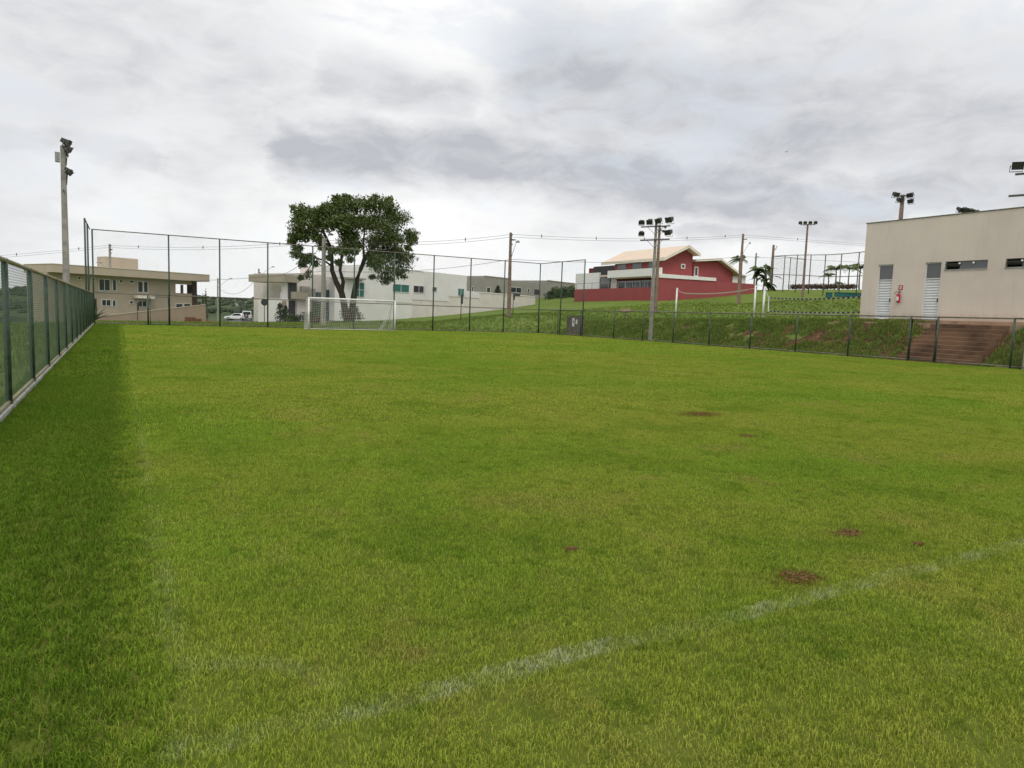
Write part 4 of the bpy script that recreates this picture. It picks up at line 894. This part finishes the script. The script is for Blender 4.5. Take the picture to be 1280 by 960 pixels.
def door(x0, x1, label):
    d = thing('door', None, None, (0, 0, 0)); d.parent = cb
    tz = bp(1100, 349.5)[1]; yy = .09
    MB().box(x0, x0+.05, yy-.03, yy+.06, dzb, dzt).box(x1-.05, x1, yy-.03, yy+.06, dzb, dzt).box(x0+.05, x1-.05, yy-.03, yy+.06, tz-.05, tz).box(x0+.05, x1-.05, yy-.03, yy+.06, dzt-.05, dzt).build('door_frame', MT['doorw'], d)
    MB().box(x0+.05, x1-.05, yy, yy+.02, tz, dzt-.05).build('transom_pane', MT['glassb'], d)
    n = 15; hh = (tz-.05-dzb)/n; sl = MB().add([(0, .0, 0), (x1-x0-.1, .0, 0), (x1-x0-.1, .045, hh*.94), (0, .045, hh*.94), (0, .055, 0), (x1-x0-.1, .055, 0), (x1-x0-.1, .055, hh*.94), (0, .055, hh*.94)],
        [(0, 1, 2, 3), (1, 5, 6, 2), (4, 0, 3, 7), (3, 2, 6, 7), (0, 4, 5, 1), (5, 4, 7, 6)]).mesh('slat', MT['doorw'])
    for i in range(n): link('slat', sl, d, (x0+.05, yy-.005, dzb+i*hh))
    MB().box(x0-.03, x1+.03, -.04, .05, dzb-.07, dzb).build('door_sill', MT['base'], d)
    MB().box(x1-.12, x1-.07, yy-.05, yy-.006, 1.05, 1.2).build('handle', MT['steel'], d)
door(*D1, ''); door(*D2, '')
for k, (a, b) in enumerate(Wn):
    wn = thing('window', None, None); wn.parent = cb
    MB().box(a, a+.03, .05, .12, wz0, wz1).box(b-.03, b, .05, .12, wz0, wz1).box(a+.03, b-.03, .05, .12, wz0, wz0+.03).box(a+.03, b-.03, .05, .12, wz1-.03, wz1).build('frame', MT['framed'], wn)
    MB().box(a-.03, b+.03, -.03, .06, wz0-.04, wz0-.002).build('sill', MT['kerb'], wn)
    c = a+(b-a)*.34
    MB().box(c, b-.03, .08, .09, wz0+.03, wz1-.03).build('pane', MT['glassb'], wn)
    pz = MB().box(a+.03, c, -.005, .005, -.17, .17).build('pane', MT['glassb'], wn); pz.location = (0, .07, (wz0+wz1)/2); pz.rotation_euler = (R(62), 0, 0)
    for xx in (c, c+(b-c)*.5): MB().lathe([(0, .05), (.045, .04), (.05, 0), (.045, -.04), (0, -.05)], 10, (xx, .03, wz1-.12)).build('catch', MT['paper'], wn, True)
ex, ez = bp(1124.5, 372)
fe = thing('fire_extinguisher', 'red fire extinguisher hung on the beige wall between the doors', 'extinguisher', (BX-.10, yN-ex, zb+ez-.28), -math.pi/2)
MB().lathe([(0, 0), (.08, .01), (.085, .05), (.085, .40), (.06, .47), (.03, .50), (.03, .54), (0, .55)], 16).build('cylinder', MT['ext'], fe, True)
MB().box(-.05, .05, -.088, -.05, .12, .32).build('label_plate', MT['paper'], fe)
MB().tube([(0, 0, .53), (-.12, -.01, .60), (-.22, -.02, .58), (-.24, -.02, .52), (-.14, -.02, .46), (-.09, -.02, .40)], .012, 6).build('hose', MT['black'], fe, True)
MB().box(-.02, .1, -.02, .02, .55, .60).build('handle', MT['black'], fe); MB().box(-.03, .03, .06, .1, .2, .4).build('bracket', MT['steel'], fe)
sx_, sz_ = bp(1126, 359.5)
sg = thing('wall_sign', 'small red and white square sign above the fire extinguisher', 'sign', (BX-.012, yN-sx_, zb+sz_), -math.pi/2)
MB().box(-.11, .11, -.006, .010, -.13, .13).build('plate', MT['ext'], sg); MB().box(-.055, .055, -.009, -.007, -.085, .085).build('pictogram', MT['paper'], sg)
MB().prism([(-.022, -.05), (.022, -.05), (.022, .02), (0, .055), (-.022, .02)], -.0115, -.0095).build('pictogram', MT['ext'], sg)
# concrete apron and steps
ap = MB().box(35.55, BX-.02, 14.5, yN+.8, 1.35, 1.80).build('apron', MT['base'], None); tag(ap, 'narrow soil stained concrete apron under the clubhouse wall', 'apron')
stp = thing('stairs', 'wide soil stained concrete steps climbing the bank from the gate to the clubhouse', 'stairs', (32.5, 18.85, 0))
N = 9
for i in range(N):
    z1 = 1.78*(i+1)/N; x0_ = .15+2.9*i/N; w_ = 1.72+.02*math.sin(i*2.3)
    o = MB().box(x0_, x0_+2.9/N+.1, -w_+.04*math.sin(i*5), w_+.05*math.cos(i*3), max(-.2, z1-.55), z1).build('step', MT['step'], stp, bevel=.02)

# ------------------------------------------------------------------ things near the bank
P = Vector((32.75, 48.15, 0)); P.z = gz(P.x, P.y)-.05
mt = thing('meter_box', 'squat grey block meter cabinet with two pale covers behind the fence', 'meter cabinet', P, R(-62))
for r_ in range(8):
    o0 = .3 if r_ % 2 else .0; cuts = sorted({-.62, .62, *[c for c in (-.62+.40*j+o0*.66 for j in range(5)) if -.6 < c < .6]})
    for a, b in zip(cuts, cuts[1:]): MB().box(a+.006, b-.006, -.35, .35, -.1+r_*.205, -.1+r_*.205+.196).build('block', MT['block'], mt)
MB().box(-.60, .60, -.33, .33, -.1, 1.53).build('core', MT['block'], mt); MB().box(-.66, .66, -.38, .38, 1.55, 1.62).build('cap', MT['block'], mt)
MB().box(-.12, .10, -.40, -.352, .72, 1.42).build('meter_cover', MT['meter'], mt, bevel=.02); MB().box(.2, .36, -.39, -.352, .92, 1.30).build('meter_cover', MT['meter'], mt, bevel=.02); MB().box(-.03, .05, -.41, -.401, 1.05, 1.2).build('meter_dial', MT['glassd'], mt)
bd = on_ground(782, 389, 60); o = thing('notice_board', 'small tilted wooden board on a short post on the terrace', 'board', bd, R(-35))
MB().tube([(0, 0, -.2), (0, 0, .75)], .05, 8).build('post', MT['wood'], o); q = MB().box(-.42, .42, -.03, .03, -.12, .22).build('board', MT['wood'], o); q.location = (0, -.05, .72); q.rotation_euler = (R(-35), R(-8), 0)
def vpost(px, py, D, h, label, r=.055, lean=0):
    b = on_ground(px, py, D); o = thing('volleyball_post', label, 'post', b); o.rotation_euler = (0, R(lean), 0)
    MB().tube([(0, 0, -.1), (0, 0, h)], r, 10).build('shaft', MT['white'], o, True); MB().box(-.07, .07, -.07, .07, h, h+.05).build('cap', MT['white'], o); MB().tube([(0, -.06, h-.15), (0, -.12, h-.15)], .03, 8).build('hook', MT['steel'], o); return b
v1 = vpost(844, 397, 62.7, 2.5, 'white volleyball post holding the slack tape, in front of the red wall', .07, 1)
v2 = vpost(942, 397, 60, 2.6, 'white volleyball post at the tape end beside the second post', .075)
v3 = vpost(953, 398, 58.5, 2.45, 'white volleyball post carrying the striped net', .08, 1)
a = at(855, 366.5, 62.2); b = at(935, 362, 60.2)
tp = MB(); 
for i in range(12):
    t0, t1 = i/12, (i+1)/12
    f_ = lambda t: a.lerp(b, t)-a-Vector((0, 0, .30*4*t*(1-t)*(.8+.2*t)*.6))
    p, q = f_(t0), f_(t1); n_ = Vector((.02, .02, 0)); hh = Vector((0, 0, .045))
    tp.add([p-n_-hh, q-n_-hh, q-n_+hh, p-n_+hh, p+n_-hh, q+n_-hh, q+n_+hh, p+n_+hh], [(0, 1, 2, 3), (7, 6, 5, 4), (3, 2, 6, 7), (4, 5, 1, 0), (0, 3, 7, 4), (1, 5, 6, 2)])
o = tp.build('volleyball_tape', MT['olive'], None); o.location = a; tag(o, 'slack cream net tape stretched between two white posts', 'tape')
for p, q, s in ((a, v1+Vector((.04, 0, 2.35)), 0), (b, v2+Vector((0, 0, 2.4)), 0)):
    c_ = MB().tube([(0, 0, 0), Vector(q)-p], .012, 5).build('tie_rope', MT['cord'], o); c_.location = p-a
na, nb_ = at(961, 372.3, 58), at(1082, 370.6, 49); nc, nd = at(960.5, 388.8, 58), at(1082, 390, 49)
nt_ = thing('volleyball_net', 'dark volleyball net with black and white checked tapes beside the clubhouse', 'net', na)
def tape(a, b, sag, lab):
    N_ = 44
    f_ = lambda t: a.lerp(b, t)-na-Vector((0, 0, sag*4*t*(1-t)))
    for col in (0, 1):
        m_ = MB()
        for i in range(col, N_, 2):
            p, q = f_(i/N_), f_((i+1)/N_); n_ = Vector((.008, .008, 0)); hh = Vector((0, 0, .045))
            m_.add([p-n_-hh, q-n_-hh, q-n_+hh, p-n_+hh, p+n_-hh, q+n_-hh, q+n_+hh, p+n_+hh], [(0, 1, 2, 3), (7, 6, 5, 4), (3, 2, 6, 7), (4, 5, 1, 0), (0, 3, 7, 4), (1, 5, 6, 2)])
        m_.build('tape', MT['kerb'] if col == 0 else MT['black'], nt_)
tape(na, nb_, .12, 1); tape(nc, nd, .08, 1)
nm = MB()
for i in range(81): t = i/80; nm.tube([na.lerp(nb_, t)-na-Vector((0, 0, .48*t*(1-t))), nc.lerp(nd, t)-na-Vector((0, 0, .32*t*(1-t)))], .003, 3, False)
for j in range(1, 10): u_ = j/10; nm.tube([(na.lerp(nb_, t/8)-na-Vector((0, 0, .48*(t/8)*(1-t/8)))).lerp(nc.lerp(nd, t/8)-na-Vector((0, 0, .32*(t/8)*(1-t/8))), u_) for t in range(9)], .003, 3, False)
nm.build('mesh', MT['black'], nt_); MB().tube([(0, 0, .1), nc-na-Vector((0, 0, .05))], .045, 6).build('end_pole', MT['white'], nt_)
MB().tube([(0, 0, 0), v3+Vector((0, 0, 2.35))-na], .012, 5).build('tie_rope', MT['cord'], nt_)
# upper court fence
ua, ub = on_ground(964, 363, 122), on_ground(1120, 372, 92)
uf = []; 
for i in range(9): p = ua.lerp(ub, i/8); uf.append(p)
o = thing('chain_link_fence', 'tall grey chain link fence round the upper court on the hill', 'fence', ua)
pc, pf = on_ground(964, 363, 122), on_ground(1004, 366, 142)
runs = [uf, [pc.lerp(pf, i/2) for i in range(3)]]
for r_, run in enumerate(runs):
    for i, p in enumerate(run):
        if r_ and i == 0: continue
        z_ = gz(p.x, p.y); MB().tube([(p.x-ua.x, p.y-ua.y, z_-ua.z-.2), (p.x-ua.x, p.y-ua.y, uf[0].z+5.6-ua.z if False else z_-ua.z+5.6)], .07, 8).build('post', MT['rail2'], o, True)
    for i in range(len(run)-1):
        p, q = run[i].copy(), run[i+1].copy(); p.z = gz(p.x, p.y); q.z = gz(q.x, q.y); p -= ua; q -= ua
        for zz_ in (2.6, 5.55): MB().tube([p+Vector((0, 0, zz_)), q+Vector((0, 0, zz_))], .055, 6).build('rail', MT['rail2'], o, True)
        L_ = (q-p).xy.length; pn = link_panel(L_-.1, 5.4, MT['wire2'], .16, .0015); ob = link('chain_link_panel', pn, o, p+Vector((0, 0, .1)), math.atan2(q.y-p.y, q.x-p.x))
for px, py, w_ in ((1036, 371.5, .7), (1060, 371.2, 3.2)):
    b = on_ground(px, py, 100); q = thing('bench_box', 'dark teal box beside the upper court' if w_ < 1 else 'long dark teal bench beside the upper court', 'bench' if w_ > 1 else 'box', b, R(-40))
    MB().box(-w_/2, w_/2, -.25, .25, .02, .5 if w_ > 1 else .65).build('body', MT['teal'], q, bevel=.03); MB().box(-w_/2-.05, w_/2+.05, -.3, .3, .5 if w_ > 1 else .65, .56 if w_ > 1 else .70).build('lid', MT['teal'], q)
# hedge and palms on the hill
hg = thing('hedge', 'low clipped reddish hedge along the hill crest', 'hedge', on_ground(1030, 362, 134)); f = MB()
for i in range(70):
    p = on_ground(989+i*1.15, 362, 134)-hg.location; leafcloud(f, p+Vector((0, 0, .55)), .62, 60, .14, .8)
f.build('foliage', MT['hedge'], hg); MB().tube([(0, 0, -.1), (0, 0, .5)], .05, 6).build('stem', MT['bark'], hg)
for px, py, D, hh, fr_, lb in ((1043, 362, 142, 2.8, 2.3, 'green palm on the crest behind the reddish hedge, tallest of its row'), (1034, 362, 150, 2.0, 1.7, 'small palm leaning out beside the tallest crest palm'), (1060, 362, 150, 3.0, 2.1, 'slim palm on the crest between the two broad palms'), (1074, 362, 140, 2.9, 2.4, 'broad palm on the crest close to the clubhouse corner'), (1048, 364, 130, .7, 1.0, 'short young palm in front of the reddish hedge'),
                               (922, 366, 128, 4.0, 2.2, 'palm behind the red boundary wall beside the white house'), (945, 366, 124, 2.6, 2.0, 'small green palm behind the two thin poles')):
    b = on_ground(px, py, D); palm(lb, b, hh*1.3+.3, fr_*1.1, 15, None, .85, .12)
t = thing('banana_plant', 'dark ragged broad leaved plant beside the upper court corner', 'plant', on_ground(955, 366, 122)); f = MB()
for i in range(26):
    a_ = random.random()*6.28; L_ = random.uniform(1.6, 3.2); d_ = Vector((math.cos(a_), math.sin(a_), 0)); s_ = Vector((-d_.y, d_.x, 0)); z0 = random.uniform(.6, 4.2); up = random.uniform(.3, 1.2)
    prev = None
    for q in range(6):
        u_ = q/5; p = Vector((random.uniform(-.1, .1), 0, z0))+d_*L_*u_+Vector((0, 0, L_*(up*u_-.95*u_*u_))); ww = .42*math.sin(math.pi*(u_*.9+.08))
        cur = (p-s_*ww-Vector((0, 0, .12*ww)), p, p+s_*ww-Vector((0, 0, .12*ww)))
        if prev: f.add([prev[0], prev[1], cur[1], cur[0]], [(0, 1, 2, 3)]); f.add([prev[1], prev[2], cur[2], cur[1]], [(0, 1, 2, 3)])
        prev = cur
f.build('leaves', MT['banana'], t); MB().tube([(0, 0, -.1), (.1, 0, 2.5), (0, 0, 4.4)], .2, 8, rr=[.3, .22, .1]).build('stem', MT['palmbark'], t)
# ------------------------------------------------------------------ street furniture and verge
def sign(px, py, D, h, label, shape, rz, m=None):
    b = on_ground(px, py, D); o = thing('street_sign', label, 'sign', b, R(rz)); MB().tube([(0, 0, -.2), (0, 0, h)], .04, 8).build('post', MT['signb'], o, True)
    if shape == 'round': MB().tube([(0, -.05, h-.1), (0, -.075, h-.1)], .38, 20).build('plate', MT['signb'], o)
    else: MB().box(-.3, .3, -.075, -.05, h-.75, h+.15).build('plate', MT['signb'], o, bevel=.01)
sign(330.5, 405, 84, 2.3, 'round traffic sign seen from behind by the side road', 'round', 0)
sign(172, 402, 92, 2.0, 'narrow sign on a post before the beige house wall', 'plate', 70)
sign(576, 399, 70, 2.4, 'thin sign post on the grass slope before the boundary wall', 'plate', 85)
sign(641, 394, 72, 2.0, 'small sign beside the leaning utility pole', 'round', 75)
pq = on_ground(645, 391, 99); pl_ = MB().box(-.9, .9, -.03, .03, 0, .32).build('street_name_plate', MT['signb'], None); pl_.location = bw.P; pl_.rotation_euler = (0, 0, R(27.15))
xx_, zz2 = bw.px(646, 368.5, -.06); pl_.location = Vector(bw.P)+Vector(bw.u)*xx_+Vector(bw.v)*(-.06)+Vector((0, 0, zz2-.16)); tag(pl_, 'dark plate fixed near the top of the white boundary wall', 'sign')
# side road with worn edge
cpts = [on_ground(420, 405, 80), on_ground(385, 404, 90), on_ground(345, 402.5, 106), on_ground(322, 401, 126), on_ground(300, 400, 152), on_ground(285, 399, 190)]
rm = MB(); prevs = []
dense = []
for i in range(len(cpts)-1):
    for k_ in range(6): dense.append(cpts[i].lerp(cpts[i+1], k_/6))
dense.append(cpts[-1])
for i, p in enumerate(dense):
    d = (dense[min(i+1, len(dense)-1)]-dense[max(i-1, 0)]).normalized(); s_ = Vector((-d.y, d.x, 0)).normalized()
    for o_ in (-3.2, -1.1, 1.1, 3.2): q = p+s_*o_; rm.v.append((q.x, q.y, gz(q.x, q.y)+.06))
n_ = 4; rm.f = [(i*n_+j, (i+1)*n_+j, (i+1)*n_+j+1, i*n_+j+1) for i in range(len(dense)-1) for j in range(3)]
tag(rm.build('road', MT['asphalt'], None), None, kind='structure')
def mound(name, label, p, rx, ry, hz, m, cat='soil heap'):
    b = MB(); n = 20; rings = 6; b.v.append((0, 0, hz))
    for r_ in range(1, rings+1):
        for k_ in range(n):
            a_ = 2*math.pi*k_/n; q = r_/rings; w_ = 1+.3*mnoise.noise(Vector((math.cos(a_)*2, math.sin(a_)*2, rx*7+p.x)))
            b.v.append((math.cos(a_)*rx*q*w_, math.sin(a_)*ry*q*w_, hz*(1-q**1.5)*(1+.4*mnoise.noise(Vector((math.cos(a_)*q*5, math.sin(a_)*q*5, p.y))))-.06*hz*(r_ == rings)))
    b.f = [(0, 1+k_, 1+(k_+1) % n) for k_ in range(n)]+[(1+(r_-1)*n+k_, 1+r_*n+k_, 1+r_*n+(k_+1) % n, 1+(r_-1)*n+(k_+1) % n) for r_ in range(1, rings) for k_ in range(n)]
    o = b.build(name, m, None, True); o.location = p; return tag(o, label, cat)
mound('soil_heap', 'orange soil heap beside the side road', on_ground(339, 398, 118), 1.4, 1.2, .95, MT['dirt'])
mound('soil_heap', 'flat red soil spread by the end of the garden wall', on_ground(264, 402.5, 100), 1.7, 1.0, .16, MT['dirt'])
for (x, y, r_), lb in zip(SPOTS, ('long bare brown worn strip in the middle of the pitch', 'small bare brown patch beyond the green middle of the pitch', 'dark divot scraped in the pitch inside the chalk line', 'bare reddish divot just inside the chalk line', 'tiny dark divot on the open turf', 'tiny pale worn spot beside the chalk line')):
    b = MB(); nn = int(60+900*r_)
    for _ in range(nn):
        a_ = random.random()*6.28; q = math.sqrt(random.random()); cx_, cy_ = math.cos(a_)*q*r_*.95, math.sin(a_)*q*r_*.5
        if mnoise.noise(Vector((cx_*5/r_*.4+x, cy_*5/r_*.4, y)))+.9*(q-.75) > .12: continue
        s_ = random.uniform(.003, .009)*(1+r_); zc = random.uniform(-.004, .009)
        b.add([(cx_+v.x*s_*random.uniform(.7, 1.4), cy_+v.y*s_*random.uniform(.7, 1.4), zc+v.z*s_*random.uniform(.4, .9)) for v in IV], IF)
    o = b.build('bare_patch', MT['dirt2'], None); o.location = (x, y, 0); tag(o, lb, 'bare patch', kind='stuff')
sofa = thing('brick_stack', 'low stack of red bricks against the brown garden wall', 'bricks', on_ground(241, 402.5, 94.5), R(27))
for i in range(4):
    for j in range(5 if i < 3 else 3): MB().box(-1.0+j*.4+.01*i, -.62+j*.4+.01*i, -.3, .1, -.05+i*.17, .105+i*.17).build('brick', MT['dirt'], sofa)
# plants by houses
ag = thing('agave_plant', 'large spiky plant at the fence corner by the beige house', 'plant', on_ground(114, 404, 62)); f = MB()
for i in range(24):
    a_ = 2*math.pi*i/24+random.random()*.2; el = random.uniform(.25, 1.35); L_ = random.uniform(1.5, 2.3); d_ = Vector((math.cos(a_)*math.cos(el), math.sin(a_)*math.cos(el), math.sin(el))); s_ = Vector((-math.sin(a_), math.cos(a_), 0)); prev = None
    for q in range(5):
        u_ = q/4; p = d_*L_*u_-Vector((0, 0, .35*L_*u_*u_*math.cos(el))); ww = .11*(1-u_)**.6+.01; cur = (p-s_*ww, p-Vector((0, 0, ww*.4)), p+s_*ww)
        if prev: f.add([prev[0], prev[1], cur[1], cur[0]], [(0, 1, 2, 3)]); f.add([prev[1], prev[2], cur[2], cur[1]], [(0, 1, 2, 3)])
        prev = cur
f.build('leaves', MT['leafd'], ag); MB().tube([(0, 0, -.1), (0, 0, .3)], .18, 8).build('stem', MT['palmbark'], ag)
for px, py, D, bl, m, lb in ((350, 396, 92, [(0, 0, .7, .7, 1), (0, 0, 1.5, .5, 1.2), (0, 0, 2.0, .3, 1.3)], 'leafd', 'dark conical shrub left of the dark column'), (357, 396, 93, [(0, 0, .6, .5, 1), (0, 0, 1.3, .4, 1.2), (0, 0, 1.8, .22, 1.3)], 'leafd', 'slim dark conical shrub close to the dark column'),
                             (363, 397, 91, [(0, 0, .5, .7, .8), (.7, 0, .3, .5, .7)], 'leafg', 'bright green low shrub at the foot of the dark column'), (376, 399, 88, [(-.6, 0, .5, .8, .7), (.5, 0, .6, .8, .7), (1.2, .2, .9, .7, .8)], 'leafd', 'rounded olive shrub bank beside the goal post'),
                             (395, 398, 88, [(0, 0, .9, .9, .9), (.4, 0, 1.6, .7, .9)], 'leafg', 'yellow green shrub seen through the goal net'), (393, 404, 70, [(-.4, 0, .3, .4, .8), (.3, 0, .35, .45, .8)], 'hedge', 'reddish flowering clump at the foot of the tree pole'), (441, 401, 83, [(-.8, 0, .8, .8, .9), (.6, 0, .6, .7, .8), (.2, 0, 1.4, .5, .9)], 'leafd', 'dark shrub behind the tree trunk')):
    shrub(lb, on_ground(px, py, D), bl, MT[m], .12)
shrub('grey green conifer behind the boundary wall', on_ground(622, 370, 120), [(0, 0, .8, 1.4, .8), (0, 0, 1.8, 1.0, .9), (0, 0, 2.6, .6, 1.1), (0, 0, 3.2, .3, 1.3)], MT['leafd'], .16, 'conifer', 'conifer')
for i, px in enumerate((686, 691, 696, 701, 706, 711, 716)):
    shrub('leafy garden shrub in the row left of the red wall', on_ground(px, 371, 132+i % 3*2), [(0, 0, .6, 1.0, .8), (.5, 0, 1.2+.5*(i % 2), .8, .8)], MT['leafg' if i % 3 else 'leafd'], .16, group='shrubs left of the red wall')
for px, D, hh in ((254, 170, 3.1), (257.5, 170, 4.1)):
    t = thing('cypress', 'slim dark cypress spire beyond the garden wall', 'cypress', on_ground(px, 395, D), 0, 'cypress pair'); f = MB(); sc_ = hh
    for i in range(14): u_ = i/13; leafcloud(f, (0, 0, .2+u_*(sc_+3)), .55*(1-u_)**.7+.05, 90, .1, 1.3)
    f.build('foliage', MT['leafd'], t); MB().tube([(0, 0, -.2), (0, 0, sc_+2)], .08, 6).build('trunk', MT['bark'], t)
# parked cars
def wheel(p, x, y, r=.36, wd=.2):
    w_ = MB().tube([(x, y-wd/2, r), (x, y+wd/2, r)], r, 18).build('wheel', MT['black'], p, True); MB().tube([(x, y-wd/2-.01, r), (x, y+wd/2+.01, r)], r*.55, 12).build('rim', MT['lampg'], w_, True)
def jeep():
    p = on_ground(308.5, 399.6, 140); c = thing('parked_car', 'white off road car with spare wheel on its tail, by the road', 'car', p, R(82))
    MB().prism([(-1.95, .5), (1.95, .5), (1.98, .95), (1.1, 1.08), (-1.95, 1.1)], -.82, .82).build('body', MT['carw'], c, bevel=.05)
    MB().prism([(-1.92, 1.1), (.75, 1.1), (.35, 1.8), (-1.88, 1.82)], -.76, .76).build('cabin', MT['carw'], c, bevel=.05)
    MB().box(-1.96, -1.90, -.62, .62, 1.18, 1.68).build('rear_window', MT['glassd'], c)
    for s in (-1, 1): MB().prism([(-1.75, 1.16), (.55, 1.16), (.28, 1.68), (-1.72, 1.7)], s*.775-.01, s*.775+.01).build('side_window', MT['glassd'], c); MB().box(-2.0, -1.95, s*.7-.07, s*.7+.07, .75, .95).build('tail_light', MT['ext'], c)
    for x in (-1.25, 1.25):
        for y in (-.76, .76): wheel(c, x, y)
    sp_ = MB().tube([(-2.22, .1, 1.0), (-1.97, .1, 1.0)], .38, 18).build('spare_wheel', MT['black'], c, True); MB().tube([(-2.24, .1, 1.0), (-2.2, .1, 1.0)], .2, 12).build('rim', MT['lampg'], sp_)
    MB().box(-2.02, 2.05, -.8, .8, .42, .52).build('bumper', MT['black'], c)
jeep()
def sedan():
    p = on_ground(296, 399.6, 146); c = thing('parked_car', 'low white car parked beside the off road car', 'car', p, R(150))
    MB().prism([(-2.1, .35), (2.1, .35), (2.12, .7), (1.2, .9), (-2., .95), (-2.12, .7)], -.85, .85).build('body', MT['carw'], c, bevel=.06)
    MB().prism([(-1.5, .93), (1.0, .9), (.3, 1.42), (-.9, 1.44)], -.7, .7).build('cabin', MT['carw'], c, bevel=.06)
    for s in (-1, 1): MB().prism([(-1.2, .97), (.75, .95), (.22, 1.34), (-.8, 1.36)], s*.71-.01, s*.71+.01).build('side_window', MT['glassd'], c); MB().box(-2.14, -2.08, s*.65-.12, s*.65+.12, .65, .8).build('tail_light', MT['ext'], c)
    for x in (-1.3, 1.3):
        for y in (-.78, .78): wheel(c, x, y, .32)
sedan()
# bird high over the terrace
bd = thing('bird', 'tiny dark bird gliding in the clouds', 'bird', at(983, 190, 90)); bd.scale = (.55, .55, .55); b = MB()
b.tube([(-.16, 0, 0), (-.05, 0, 0), (.1, 0, .01), (.18, 0, .02)], .05, 8, rr=[.02, .055, .05, .015])
for s in (-1, 1): b.add([(-.05, 0, .02), (.08, 0, .02), (.06, s*.28, .16), (-.02, s*.5, .10), (-.08, s*.26, .13)], [(0, 1, 2, 3, 4)])
b.build('body', MT['signb'], bd)
